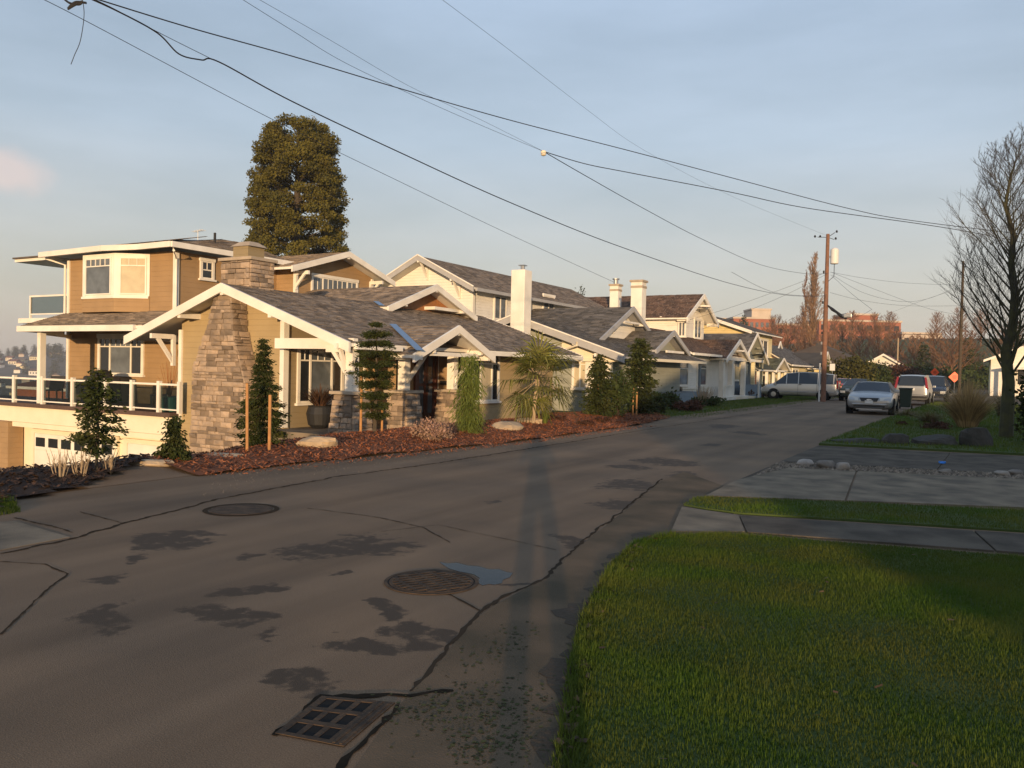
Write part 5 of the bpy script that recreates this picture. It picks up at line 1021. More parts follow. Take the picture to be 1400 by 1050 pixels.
# palm
pb = gp(729, 583); ps = scale_at(pb); PT = thing('fan_palm', 'shaggy fan palm with a slim trunk in the mulch bed', 'palm', pb); pc = pb+_Z*64*ps+_R0*5*ps
build(MB().tube([pb-_Z*.1, pb+_Z*30*ps+_R0*.02, pc], [.055, .05, .07], 9), 'trunk', 'twig_pale', PT)
for i in range(46):
    a = i*2.4; el = random.uniform(-1.25, 1.0) if i > 14 else random.uniform(.6, 1.4); dr = Vector((math.cos(a)*math.cos(el), math.sin(a)*math.cos(el), math.sin(el))); L = random.uniform(.45, .85)*72*ps; hub = pc+dr*L*.62; Q = []; side = dr.cross(_Z); side = side.normalized() if side.length > .1 else _R0.copy(); up = side.cross(dr)
    for j in range(15):
        f = (j-7)/7*1.75; ld = (dr*math.cos(f)+side*math.sin(f)).normalized(); ln = L*.78*(1-.25*abs(f)/1.75)*random.uniform(.85, 1.1); mid = hub+ld*ln*.55+up*.02*math.cos(f*3); tip = hub+ld*ln-_Z*ln*random.uniform(.05, .6); w = side*0+ld.cross(up).normalized()*.02
        Q += [[hub-w*.3, hub+w*.3, mid+w, mid-w], [mid-w, mid+w, tip+w*.1, tip-w*.1]]
    fr = quads('frond', np.array([[tuple(x) for x in q] for q in Q]), 'palm_leaf', PT); build(MB().tube([pc, hub], [.012, .007], 4), 'stalk', 'light_conifer' if False else 'twig_pale', fr)
strands('tuft of green grass at the foot of the palm', gp(745, 582), .25, .55, 160, 'light_conifer', w=.015)
shrub('low dry pinkish heather shrub in the red mulch', 590, 606, 26, 30, 'heather', n=2600, leaf=.05, stems=14, twig='twig_pale', clumps=40)
strands('wiry tufts of dry stems beside the heather', gp(612, 598), .35, .5, 160, 'heather', w=.008, arch=1.2)
for k, (x, y) in enumerate([(760,578),(800,585),(825,580)]): shrub(['small bronze tuft of plant left of the bed edge boulder','spiky reddish low plant in the middle of the bed','spiky reddish low plant before the dark conifer'][k], x, y, 14, 12, 'red_shrub', n=500, leaf=.07, clumps=14)
# left bank
con_px('slender young tree with sparse dark clumps in front of the garage', 131, 652, 508, [(0, 6), (.2, 14), (.32, 30), (.42, 22), (.5, 32), (.58, 20), (.68, 30), (.78, 16), (.86, 22), (.95, 10), (1, 3)], 'dark_conifer', nb=60, per=60, leaf=.06, crown0=.2, trunk=.022, ragged=.6, droop=.3, up=.25)
con_px('small weeping conifer beside the end of the deck', 237, 632, 572, [(0, 24), (.3, 20), (.5, 12), (.7, 6), (1, 2)], 'dark_conifer', nb=90, per=46, leaf=.06, droop=.8)
def twigs(lab, px, yb, w, h, m='twig_pale', n=26, base=None, sc=None, r=.006, name='bare_shrub'):
    b = Vector(base) if base is not None else gp(px, yb); s = sc or scale_at(b); mb = MB()
    for i in range(n):
        a = random.random()*6.283; r0 = w*s*random.random(); p = b+Vector((math.cos(a)*r0*.3, math.sin(a)*r0*.3, 0)); q = b+Vector((math.cos(a)*r0*.75, math.sin(a)*r0*.75, h*s*random.uniform(.5, .8))); e = q+Vector((math.cos(a)*r0*.2+random.uniform(-.05, .05), math.sin(a)*r0*.2, h*s*.3)); mb.tube([p, q, e], [r, r*.7, r*.3], 4, cap=False)
        for j in range(4): o = p.lerp(q, random.uniform(.4, 1)); mb.tube([o, o+Vector((random.uniform(-.3, .3)*w*s*.6, random.uniform(-.3, .3)*w*s*.6, h*s*random.uniform(.1, .35)))], [r*.5, r*.2], 3, cap=False)
    return tag(build(mb, name, m), lab, 'shrub')
twigs('bare pale twiggy shrub in front of the garage door', 82, 658, 24, 42, n=14); twigs('second bare pale shrub close to the slender young tree', 110, 656, 22, 40, n=14); twigs('bare shrub right of the slender young tree', 150, 650, 18, 36, n=10)
boulder('long flat tan slab of rock above the driveway', 192, 640, 37, 10, flat=1, rough=.06); boulder('pale ledge of rock at the foot of the stone chimney', 292, 630, 34, 9, flat=1)
boulder('square tan boulder forming a step below the porch', 428, 617, 30, 17, flat=1, rough=.04, lift=.5); boulder('long flat stone step beside the stone pier', 425, 600, 38, 10, flat=1, rough=.03, dep=.5, lift=.4); boulder('large rounded tan boulder beside the palm', 690, 592, 27, 14); boulder('tan boulder half hidden behind the palm trunk', 722, 582, 20, 10)
# front gardens further along
shrub('rounded dark rhododendron beside the blue-grey porch wall', 898, 565, 17, 26, 'shrub_green', n=1400, leaf=.15); shrub('dark evergreen shrub left of the white porch corner', 918, 560, 14, 22, 'shrub_green', n=1100, leaf=.15); shrub('low reddish brown shrub at the corner of the front lawn', 940, 562, 20, 14, 'red_shrub', n=900, leaf=.13)
twigs('round leafless bush in front of the white house', 961, 556, 20, 26, 'twig_pale', n=60, r=.012); shrub('dark low evergreen under the leafless bush', 965, 556, 24, 13, 'shrub_green', n=1100, leaf=.14)
for k, (x, y, w, h) in enumerate([(1015,545,13,12),(1037,543,16,11),(1058,541,14,9)]): shrub(['reddish low shrub by the white steps','reddish low shrub below the dark hedge','reddish low shrub by the nose of the van'][k], x, y, w, h, 'red_shrub', n=700, leaf=.2, clumps=16)
for k, x in enumerate((1034, 1046, 1057)): shrub(['dark clipped hedge at the cottage porch, nearest section','dark clipped hedge at the cottage porch, middle section','dark clipped hedge section behind the van bonnet'][k], x, 541, 9, 15, 'shrub_green', n=1300, leaf=.2, clumps=30)
shrub('large olive green hedge left of the street end', 1163, 538, 30, 46, 'hedge_olive', n=6000, leaf=.32, clumps=70); shrub('dark green bush right of the large olive hedge', 1196, 536, 20, 36, 'shrub_green', n=3000, leaf=.3, clumps=40)
shrub('brown winter shrub beside the far pole', 1228, 534, 30, 34, 'red_shrub', n=3200, leaf=.35, clumps=40)
# right-hand garden
pg = gp(1322, 588); strands('big clump of tan pampas grass on the lawn', pg, 1.25, 1.75, 1500, 'pampas', w=.022, arch=1.0); strands('smaller tan grass clump behind the pampas', gp(1372, 572), 1.0, 1.3, 500, 'dry_grass', w=.025); strands('low brown grass clump left of the pampas', gp(1270, 580), .8, .55, 420, 'dry_grass', w=.02, arch=1.2); strands('low brown grass clump close to the parked coupe', gp(1240, 572), .8, .45, 360, 'dry_grass', w=.02, arch=1.2)
shrub('dark brown low shrub in front of the pampas clump', 1282, 590, 18, 13, 'red_shrub', n=900, leaf=.08, clumps=18); shrub('small brown shrub on the lawn near the road', 1232, 584, 9, 8, 'red_shrub', n=500, leaf=.07, clumps=12)
for (x, y, w, h, lab) in [(1182,611,38,11,'long low dark rock at the road end of the lawn'),(1228,612,19,18,'dark rounded rock second along the lawn edge'),(1290,614,28,18,'broad dark rock in the middle of the lawn edge'),(1347,616,25,30,'tall dark rock at the foot of the bare tree')]: boulder(lab, x, y, w, h, 'dark_boulder', name='boulder')
shrub('black-green evergreen mass at the right edge of the view', 1434, 612, 36, 130, 'dark_conifer', n=7000, leaf=.12, clumps=80)
# ------------------------------------------------------------------ bare trees
def bare(name, lab, b, H, m, rng, trunk=.16, n1=46, n2=7, n3=5, spread=.42, ang=.75, r3=.006, start=.22, bark='bark_mossy', group=None, cat='tree', taper=.95, r2f=.35, col=False):
    b = Vector(b); T = thing(name, lab, cat, b, group); R = random.Random(rng); tk = MB(); N = 10; P = [b+Vector((R.uniform(-.06, .06)*H*.05*i, R.uniform(-.06, .06)*H*.05*i, H*i/N)) for i in range(N+1)]
    P[0] = b-_Z*.2; tk.tube(P, [trunk*(1-taper*i/N)+.004 for i in range(N+1)], 9); build(tk, 'trunk', bark, T); br = MB(); tw = MB()
    def up(d, k): d = Vector(d); d.z += k; return d.normalized()
    for i in range(n1):
        t = start+(1-start)*(i+R.random())/n1; k = min(N-1, int(t*N)); o = P[k].lerp(P[k+1], t*N-k); a = i*2.4+R.uniform(-.5, .5); L = H*spread*(1-((t-start)/(1-start))**1.4*.82)*R.uniform(.75, 1.15)
        d = Vector((math.cos(a)*math.sin(ang), math.sin(a)*math.sin(ang), math.cos(ang))); r0 = trunk*(1-t)*r2f+r3*2; q = [o]
        for s in range(4): d = up(d+Vector((R.uniform(-.15, .15), R.uniform(-.15, .15), 0)), .10); q.append(q[-1]+d*L/4)
        br.tube(q, [r0, r0*.75, r0*.5, r0*.3, r3], 4, cap=False)
        for j in range(n2):
            u = .2+.78*(j+R.random())/n2; s = min(3, int(u*4)); oo = q[s].lerp(q[s+1], u*4-s); aa = R.random()*6.283; base = (q[s+1]-q[s]).normalized(); d2 = up(base+Vector((math.cos(aa), math.sin(aa), R.uniform(-.3, .5)))*.75, .12); L2 = L*.38*(1.1-u*.5)*R.uniform(.6, 1.2); q2 = [oo, oo+d2*L2*.5]; d2 = up(d2, .15); q2.append(q2[-1]+d2*L2*.5)
            tw.tube(q2, [max(r3*1.4, r0*.25), r3, r3*.5], 3, cap=False)
            for w in range(n3):
                o3 = q2[0].lerp(q2[2], R.uniform(.2, 1)); d3 = up(d2+Vector((R.uniform(-1, 1), R.uniform(-1, 1), R.uniform(-.4, .6)))*.8, .1); L3 = L2*R.uniform(.3, .6); tw.tube([o3, o3+d3*L3], [r3*.8, r3*.3], 3, cap=False)
    build(br, 'branches', bark, T)['kind'] = 'stuff'; build(tw, 'twigs', m, T)['kind'] = 'stuff'; return T
tb = gp(1375, 602); bare('bare_tree', 'tall leafless tree with a mossy trunk at the right edge', tb, 400*scale_at(tb), 'twig_dark', 5, trunk=.18, n1=80, n2=12, n3=8, spread=.40, ang=.68, r3=.0036, start=.2, r2f=.22)
pbz = atd(1110, 480, 190); bare('poplar_tree', 'slim columnar poplar glowing tan beyond the utility pole', (pbz.x, pbz.y, 3), (480-372)*190/FPX+8, 'twig_tan', 9, trunk=.45, n1=90, n2=9, n3=4, spread=.26, ang=.30, r3=.035, start=.12, bark='twig_tan'); pbz = atd(1098, 480, 205); bare('poplar_tree', 'thinner poplar stem left of the tan columnar poplar', (pbz.x, pbz.y, 3), (480-392)*205/FPX+8, 'twig_red', 10, trunk=.4, n1=60, n2=7, n3=4, spread=.2, ang=.26, r3=.035, start=.12, bark='twig_red')
protos = [bare('bare_tree', 'hazy reddish leafless tree on the slope below the hospital', (0, 0, 0), 13, 'twig_red', 20+i, trunk=.22, n1=44, n2=8, n3=5, spread=.5, ang=.8, r3=.03, start=.15, bark='twig_red', group='leafless trees below the hospital') for i in range(3)]
spots = [(1048,505,150,52),(1075,500,170,56),(1100,505,160,50),(1130,505,150,48),(1150,500,175,55),(1175,500,165,55),(1200,505,160,58),(1222,505,150,50),(1250,508,140,48),(1275,508,140,54),(1060,480,210,46),(1090,478,215,44),(1140,480,215,42),(1165,478,220,44),(1195,480,215,44),(1215,478,225,40),(1300,508,120,60),(1325,508,130,52),(1280,485,215,40),(1310,490,215,45),(1340,495,200,50),(1030,490,200,40),(1380,505,130,60)]
for i, (x, y, d, hp_) in enumerate(spots):
    p = atd(x, y, d); o = protos[i] if i < 3 else copy_tree(protos[i % 3]); o.location = (p.x, p.y, gz(p.x, p.y)-.3); H = (hp_*d/FPX)+max(0, p.z-o.location.z); o.scale = (H/13*1.1, H/13*1.1, H/13); o.rotation_euler.z = i*1.7
    if i > 15: o['label'] = 'dusky leafless tree at the shaded end of the street'; o['group'] = 'leafless trees at the end of the street'
# evergreens far off
def far_con(lab, px, yt, yb, w, d, m='dark_conifer', name='evergreen_tree', group=None):
    p = atd(px, yb, d); z = gz(p.x, p.y) if d < 400 else p.z; H = (1.6+0 - z)+((0)) ; top = atd(px, yt, d).z; H = top-z; s = d/FPX; T = conifer(lab, 0, 0, 0, [(0, w*s*.8), (.3, w*s), (.7, w*s*.6), (1, .1)], m, nb=70, per=26, leaf=max(.35, d*.0022), trunk=.2, base=(p.x, p.y, z), h=H, name=name, droop=.2); 
    if group: T['group'] = group
    return T
far_con('dark evergreen standing before the hospital roofs', 1016, 432, 470, 12, 240); far_con('dark evergreen at the shaded street end, left one', 1262, 470, 520, 14, 135); far_con('dark evergreen at the shaded street end, right one', 1318, 462, 520, 22, 125); far_con('dark evergreen behind the white house on the right', 1390, 440, 520, 30, 120); far_con('small spiky tree top behind the brown shake roof', 792, 392, 480, 9, 110)
for k, (x, w) in enumerate([(1240, 20), (1285, 26), (1330, 24), (1300, 20)]):
    p = atd(x, 515, 118+k*6); shrub(['dark undergrowth at the street end left of the orange signs','dark undergrowth behind the orange signs','dark undergrowth before the white house','deep shrubs between the two orange signs'][k], 0, 0, 4.5, 3.6, 'shrub_green', n=2500, leaf=.5, base=(p.x+2, p.y, gz(p.x, p.y)-.2), metres=True, clumps=40)
# ================================================================== VEHICLES
def car(name, lab, cat, loc, rz, st, paint, glass_st, roof_st, kind, wheel_x, wr=.32, group=None, front_detail=True):
    """st: stations rear to front (x, half width, z bottom, z belt, z top, half width top); glass_st: first/last station of the glasshouse; roof_st: roof stations"""
    T = thing(name, lab, cat, loc, group, local=True, rz=rz); rings = []
    for (x, w, zb, zm, zt, wt) in st:
        half = [(0, zb), (w*.86, zb), (w*.98, zb+.14), (w, (zb+zm)/2+.05), (w*.96, zm), (wt, zt), (wt*.55, zt+.025), (0, zt+.035)]
        rings.append([(x, y, z) for y, z in half]+[(x, -y, z) for y, z in half[-2:0:-1]])
    n = len(rings[0]); parts = {}
    def put(k, quad): mb = parts.setdefault(k, MB()); mb.add(quad, [(0, 1, 2, 3)])
    g0, g1 = glass_st; r0, r1 = roof_st
    for i in range(len(st)-1):
        for j in range(n):
            q = [rings[i][j], rings[i+1][j], rings[i+1][(j+1) % n], rings[i][(j+1) % n]]; side = j in (4, n-5); top = j in (5, 6, n-6, n-7)
            k = 'body'
            if g0 <= i < g1:
                if side: k = 'side_window'
                elif top and i < r0: k = 'rear_window'
                elif top and i >= r1: k = 'windscreen'
            put(k, q)
    mb = parts['body']; mb.add(rings[0], [tuple(range(n))]); mb.add(rings[-1], [tuple(range(n))[::-1]])
    for k, mb in parts.items():
        me_o = build(mb, k, paint if k == 'body' else 'car_glass', T, smooth=True)
        bm = bmesh.new(); bm.from_mesh(me_o.data); bmesh.ops.remove_doubles(bm, verts=bm.verts, dist=.0005); bmesh.ops.recalc_face_normals(bm, faces=bm.faces); bm.to_mesh(me_o.data); bm.free()
        if k == 'body':
            md = me_o.modifiers.new('soft', 'SUBSURF'); md.levels = 1; md.render_levels = 2
            for e in me_o.data.edges: pass
    W = max(s[1] for s in st)
    # pillars
    mb = MB()
    for i in range(g0, g1+1):
        for sgn in (1, -1): j = 4 if sgn == 1 else n-4; j2 = 5 if sgn == 1 else n-5; mb.beam(Vector(rings[i][j])+Vector((0, sgn*.012, 0)), Vector(rings[i][j2])+Vector((0, sgn*.012, .01)), .07, .05, up=(1, 0, 0))
    build(mb, 'pillar', paint, T)
    for x in wheel_x:
        for sgn in (1, -1):
            y = sgn*(W-.10); build(MB().lathe((x, y-.0, wr), [(wr*1.17, -.12), (wr*1.17, .115*1.0)], 24, 'y'), 'wheel_arch', 'void', T)
            t = build(MB().lathe((x, y, wr), [(wr*.62, -.1), (wr*.95, -.1), (wr, -.06), (wr, .08), (wr*.95, .125), (wr*.62, .125)], 24, 'y'), 'wheel', 'tyre', T, smooth=False)
            rm = MB().lathe((x, y+sgn*.1, wr), [(wr*.6, -.02), (wr*.6, .02), (wr*.5, .025), (wr*.18, .03), (.001, .03)] if sgn > 0 else [(.001, -.03), (wr*.18, -.03), (wr*.5, -.025), (wr*.6, -.02), (wr*.6, .02)], 18, 'y')
            build(rm, 'rim', 'steel', t)
    xf, xr = st[-1][0], st[0][0]; wf = st[-1][1]; zf = st[-1][3]
    for sgn in (1, -1):
        cx = st[g1][0]-.1; build(MB().box(cx-.05, cx+.07, sgn*(W-.02), sgn*(W+.15), st[g1][3]+.0, st[g1][3]+.13), 'mirror', paint, T, bevel=.02)
    if kind == 'coupe':
        zz = st[-2][3]
        for sgn in (1, -1):
            b = [(xf-.02, sgn*.42, zf-.04), (xf-.20, sgn*.80, zf+.0), (xf-.24, sgn*.80, zf+.13), (xf-.07, sgn*.40, zf+.10)]; build(MB().prism(b, (0, 0, 0), (.05, 0, .01)), 'headlight', 'lamp_clear', T, recalc=True)
            build(MB().box(xf-.12, xf+.0, sgn*.45, sgn*.6, .36, .42), 'fog_light', 'lamp_clear', T)
        build(MB().prism([(xf-.0, -.30, zf-.06), (xf-.0, .30, zf-.06), (xf-.06, .37, zf+.09), (xf-.06, -.37, zf+.09)], (-.01, 0, 0), (.045, 0, 0)), 'grille', 'black_metal', T, recalc=True)
        build(MB().prism([(xf+.035, -.10, zf+.0), (xf+.035, -.03, zf-.02), (xf+.035, .04, zf-.005), (xf+.035, .11, zf-.02), (xf+.03, .09, zf+.03), (xf+.03, .0, zf+.045), (xf+.03, -.08, zf+.04)], (0, 0, 0), (.02, 0, 0)), 'emblem', 'steel', T, recalc=True)
        build(MB().box(xf-.35, xf+.06, -.66, .66, .41, .47), 'bumper_strip', paint, T, bevel=.02); build(MB().box(xf-.2, xf+.045, -.6, .6, .335, .395), 'air_intake', 'black_metal', T); build(MB().box(xf-.25, xf+.03, -.5, .5, .22, .26), 'lip', paint, T)
        build(MB().box(xf+.06, xf+.075, -.16, .16, .47, .60), 'licence_plate', 'sign_white', T)
    if kind == 'suv_rear':
        for sgn in (1, -1): build(MB().hexa([(xr-.03, sgn*(W-.15), 1.0), (xr+.15, sgn*(W-.15), 1.0), (xr+.15, sgn*(W+.0), .95), (xr-.03, sgn*(W-.02), .95), (xr+.12, sgn*(W-.24), 1.62), (xr+.3, sgn*(W-.24), 1.62), (xr+.3, sgn*(W-.14), 1.62), (xr+.12, sgn*(W-.14), 1.62)]), 'tail_light', 'lamp_red', T, recalc=True); build(MB().box(xr-.07, xr, sgn*.55, sgn*.7, .5, .57), 'reflector', 'lamp_red', T)
        build(MB().hexa([(xr-.03, -.66, 1.12), (xr+.1, -.66, 1.12), (xr+.1, .66, 1.12), (xr-.03, .66, 1.12), (xr+.1, -.58, 1.58), (xr+.22, -.58, 1.58), (xr+.22, .58, 1.58), (xr+.1, .58, 1.58)]), 'rear_window', 'car_glass', T, recalc=True)
        build(MB().box(xr-.12, xr+.1, -W+.05, W-.05, .42, .62), 'bumper', 'black_metal', T, bevel=.03); build(MB().box(xr-.05, xr-.03, -.18, .18, .86, 1.0), 'licence_plate', 'sign_white', T); build(MB().box(xr-.14, xr-.118, -W+.1, W-.1, .55, .6), 'bumper_strip', paint, T)
    if kind == 'front':
        for sgn in (1, -1): build(MB().box(xf-.16, xf+.02, sgn*(wf-.3), sgn*(wf+.02), zf-.14, zf+.02), 'headlight', 'lamp_clear', T, bevel=.02)
        build(MB().box(xf-.1, xf+.025, -wf+.34, wf-.34, zf-.14, zf-.01), 'grille', 'black_metal', T); build(MB().box(xf-.1, xf+.03, -.16, .16, .42, .54), 'licence_plate', 'sign_white', T); build(MB().box(xf-.2, xf+.05, -wf, wf, .3, .4), 'bumper', 'black_metal', T, bevel=.03)
    if kind == 'van':
        for sgn in (1, -1):
            build(MB().box(xf-.3, xf-.02, sgn*(wf-.25), sgn*(wf+.06), zf-.12, zf+.04), 'headlight', 'lamp_clear', T, bevel=.02); build(MB().box(xr-.02, xr+.06, sgn*(W-.2), sgn*(W-.04), .8, 1.3), 'tail_light', 'lamp_red', T)
            build(MB().box(-1.7, .9, sgn*.6, sgn*.64, 1.80, 1.83), 'roof_rail', 'black_metal', T); build(MB().box(-2.2, 2.1, sgn*(W-.005), sgn*(W+.015), .5, .56), 'side_moulding', 'grey_trim', T)
            for x in (.02, -1.15): build(MB().box(x, x+.012, sgn*(W-.03), sgn*(W+.004), .3, 1.05), 'door_seam', 'black_metal', T); build(MB().box(x-.22, x-.06, sgn*(W-.01), sgn*(W+.025), .98, 1.02), 'door_handle', 'black_metal', T)
        build(MB().box(xr-.05, xr+.1, -W+.05, W-.05, .4, .6), 'bumper', paint, T, bevel=.03)
    return T
COUPE = [(-2.32,.74,.38,.78,.80,.55), (-2.2,.86,.26,.93,.95,.68), (-1.55,.915,.2,.96,.99,.72), (-.8,.925,.2,.955,1.30,.56), (-.1,.925,.2,.945,1.36,.60), (.42,.925,.2,.935,1.33,.60), (1.02,.92,.2,.92,.95,.74), (1.75,.905,.2,.84,.865,.70), (2.15,.87,.22,.735,.755,.66), (2.32,.80,.30,.62,.635,.60)]
SUV = [(-2.2,.82,.40,1.0,1.12,.75), (-2.12,.885,.3,1.06,1.2,.74), (-1.85,.9,.28,1.06,1.66,.64), (-.9,.905,.26,1.05,1.74,.66), (.1,.905,.26,1.04,1.73,.66), (.5,.905,.26,1.03,1.67,.65), (1.2,.9,.26,1.01,1.06,.74), (1.85,.88,.28,.94,.97,.68), (2.15,.84,.3,.80,.82,.62), (2.25,.78,.38,.70,.72,.58)]
VAN = [(-2.4,.84,.42,.98,1.1,.76), (-2.34,.92,.3,1.04,1.2,.78), (-2.15,.945,.25,1.06,1.66,.68), (-1.2,.955,.24,1.05,1.77,.70), (0,.955,.24,1.04,1.78,.70), (.75,.955,.24,1.03,1.70,.68), (1.55,.95,.24,.98,1.06,.74), (2.05,.92,.26,.88,.92,.66), (2.32,.86,.3,.74,.76,.6), (2.42,.78,.38,.64,.66,.55)]
SEDAN = [(-2.3,.76,.38,.86,.88,.58), (-2.15,.86,.26,.98,1.0,.7), (-1.6,.89,.2,1.0,1.03,.72), (-.95,.895,.2,.98,1.38,.56), (-.1,.895,.2,.97,1.43,.58), (.4,.895,.2,.96,1.39,.57), (1.1,.89,.2,.94,.97,.72), (1.8,.87,.2,.85,.87,.68), (2.15,.83,.24,.74,.76,.62), (2.28,.76,.34,.64,.65,.56)]
car('coupe', 'silver sports coupe parked facing the camera beside the lawn', 'car', (-4.05, 39.4, 0), RAD(-90)+.03, COUPE, 'silver', (2, 6), (3, 5), 'coupe', (-1.3, 1.45))
car('sport_utility_vehicle', 'pale silver sport utility vehicle seen from behind with tall red tail lights', 'car', (-3.35, 54.4, 0), RAD(90)-.02, SUV, 'silver', (1, 6), (2, 5), 'suv_rear', (-1.3, 1.4), wr=.35)
car('sport_utility_vehicle', 'dark sport utility vehicle parked just beyond the silver one', 'car', (-2.75, 64, 0), RAD(-90), SUV, 'navy', (1, 6), (2, 5), 'front', (-1.3, 1.4), wr=.35)
car('sedan', 'dark sedan far down the street beyond the parked vehicles', 'car', (-3.6, 103, 0), RAD(-90), SEDAN, 'navy', (2, 6), (3, 5), 'front', (-1.35, 1.4)); car('sedan', 'grey sedan farthest away at the end of the street', 'car', (-5.2, 128, 0), RAD(-90), SEDAN, 'silver', (2, 6), (3, 5), 'front', (-1.35, 1.4))
car('minivan', 'silver minivan parked across the verge behind the utility pole', 'car', (-10.3, 56.6, -.02), RAD(180)+.05, VAN, 'pale_silver', (1, 6), (2, 5), 'van', (-1.5, 1.55), wr=.33)
car('sedan', 'red car parked at the kerb right of the utility pole', 'car', (-9.3, 68, -.02), RAD(90)+.3, SEDAN, 'red_paint', (2, 6), (3, 5), 'front', (-1.35, 1.4)); car('sedan', 'dark green sedan half hidden behind the silver coupe', 'car', (-7.0, 58.5, 0), RAD(-90), SEDAN, 'bin_green', (2, 6), (3, 5), 'front', (-1.35, 1.4))
wb = onZ(1231, 562); T = thing('wheelie_bin', 'dark green wheeled bin standing between the coupe and the silver vehicle', 'bin', (wb.x, wb.y+3, .05)); x, y = wb.x, wb.y+3
build(MB().hexa([(x-.22, y-.25, .1), (x+.22, y-.25, .1), (x+.22, y+.25, .1), (x-.22, y+.25, .1), (x-.29, y-.32, 1.0), (x+.29, y-.32, 1.0), (x+.29, y+.32, 1.0), (x-.29, y+.32, 1.0)]), 'body', 'bin_green', T, bevel=.03); build(MB().box(x-.31, x+.31, y-.36, y+.34, 1.0, 1.07), 'lid', 'bin_green', T, bevel=.02)
for s in (-1, 1): build(MB().lathe((x+s*.27, y+.25, .1), [(.1, -.03), (.1, .03)], 14, 'x'), 'wheel', 'tyre', T)
# ================================================================== POLES, WIRES, SIGNS
def pole(lab, px, ytop, d, r=.15, m='pole_wood', extras=True):
    t = atd(px, ytop, d); z = gz(t.x, t.y); T = thing('utility_pole', lab, 'pole', (t.x, t.y, z)); b = Vector((t.x, t.y, z-.3)); build(MB().tube([b, Vector((t.x, t.y, t.z*.5)), Vector((t.x, t.y, t.z))], [r*1.15, r, r*.75], 12), 'shaft', m, T); return T, t
P1, pt = pole('tall reddish utility pole with transformer on the left verge', 1132, 320, 50, .135)
build(MB().lathe((pt.x+.42, pt.y-.05, pt.z-1.85), [(.2, 0), (.24, .04), (.24, .85), (.2, .92), (.1, .98)], 18), 'transformer', 'sign_white', P1, smooth=False); build(MB().beam((pt.x, pt.y, pt.z-1.4), (pt.x+.42, pt.y-.05, pt.z-1.4), .06, .1), 'bracket', 'steel', P1)
build(MB().tube([(pt.x+.42, pt.y-.05, pt.z-1.85), (pt.x+.42, pt.y-.05, pt.z-2.6), (pt.x+.1, pt.y-.1, pt.z-2.9)], .02, 5), 'lead_wire', 'wire', P1)
for dx, dz in ((-.75, -.1), (-.45, -.12), (.5, .12), (.45, -.3)): build(MB().beam((pt.x, pt.y, pt.z-.2), (pt.x+dx*.8, pt.y, pt.z+dz-.05), .03, .03).lathe((pt.x+dx, pt.y, pt.z+dz-.06), [(.05, 0), (.07, .04), (.05, .1), (.03, .14)], 10), 'insulator', 'black_metal', P1)
for k in range(9): z = pt.z-2.4-k*.62; build(MB().box(pt.x-.2, pt.x-.12, pt.y-.2, pt.y-.1, z, z+.16), 'step_plate', 'steel' if k % 3 else 'black_metal', P1)
build(MB().tube([(pt.x-.22, pt.y-.16, 0), (pt.x-.22, pt.y-.16, 2.35)], .045, 8), 'conduit', 'sign_white', P1)
P2, p2t = pole('second utility pole behind the bare tree branches', 1317, 357, 62, .11, 'bark'); P3, p3t = pole('thin pale pole at the end of the street', 1228, 462, 120, .12, 'twig_pale')
def spline(P, k=10):
    out = []
    for i in range(len(P)-1):
        a, b, c, d = P[max(i-1, 0)], P[i], P[i+1], P[min(i+2, len(P)-1)]
        for j in range(k): t = j/k; out.append(.5*((2*b)+(c-a)*t+(2*a-5*b+4*c-d)*t*t+(3*b-a-3*c+d)*t**3))
    return out+[P[-1]]
def wire(lab, pts, r=.009, name='overhead_wire'):
    """pts: (x, y, depth)"""
    P = spline([atd(*p) for p in pts]); return tag(build(MB().tube(P, r*.75, 5), name, 'wire'), lab, 'wire', 'overhead wires')
def wX(lab, pts, X0, X1, r=.009):
    """wire running along the street: lateral position goes from X0 to X1"""
    P = []
    for i, p in enumerate(pts): t = (p[0]-pts[0][0])/(pts[-1][0]-pts[0][0]); P.append(onX(p[0], p[1], lerp(X0, X1, t)))
    return tag(build(MB().tube(spline(P), r*.75, 5), 'overhead_wire', 'wire'), lab, 'wire', 'overhead wires')
wX('thick black cable sagging from top left down to the utility pole', [(100,-12),(160,15),(215,45),(245,74),(275,82),(300,85),(400,139),(550,210),(700,278),(850,338),(1000,388),(1080,404),(1130,404)], -9.8, -8.3, .014)
wX('thin messenger wire joining the thick black cable from above', [(100,-14),(150,9),(220,46),(292,82)], -9.8, -9.5, .006)
wX('thin wire running below the thick cable past the conifer top', [(40,-10),(120,30),(370,162),(550,250),(700,322),(840,386)], -9.9, -9.2, .006)
wire('long cable crossing the sky from top left to the right edge', [(120,-5,10),(260,38,11),(400,77,12.5),(550,122,14),(700,165,16),(860,206,18),(1000,243,19.5),(1160,285,21),(1250,302,22),(1430,324,24)], .012)
wire('twisted cable from the mid-air splice to the right edge', [(743,207,18),(800,224,18.5),(860,236,19),(1000,263,20),(1100,284,21),(1250,305,22),(1330,318,23),(1430,338,24)], .013); wire('twisted cable dropping from the mid-air splice to the utility pole', [(743,207,18),(800,240,21),(880,285,26),(960,327,32),(1040,362,41),(1100,374,47),(1132,374,50)], .013)
tag(build(MB().lathe(tuple(atd(743, 210, 18)), [(.03, -.05), (.06, -.03), (.06, .05), (.03, .07)], 10), 'insulator', 'cream'), 'pale insulator at the mid-air wire splice', 'insulator')
wire('thin wire from the top edge down to the splice, left of two', [(320,-8,11),(400,42,12.5),(480,90,14),(620,155,16),(743,207,18)], .005); wire('thin wire from the top edge down to the splice, right of two', [(345,-6,11),(450,54,13),(560,118,15),(660,165,16.7),(743,207,18)], .004)
wire('faint high wire from the top centre towards the pole top', [(600,-4,18.7),(700,71,23),(800,148,30),(880,205,36),(1000,268,43),(1130,322,50)], .006)
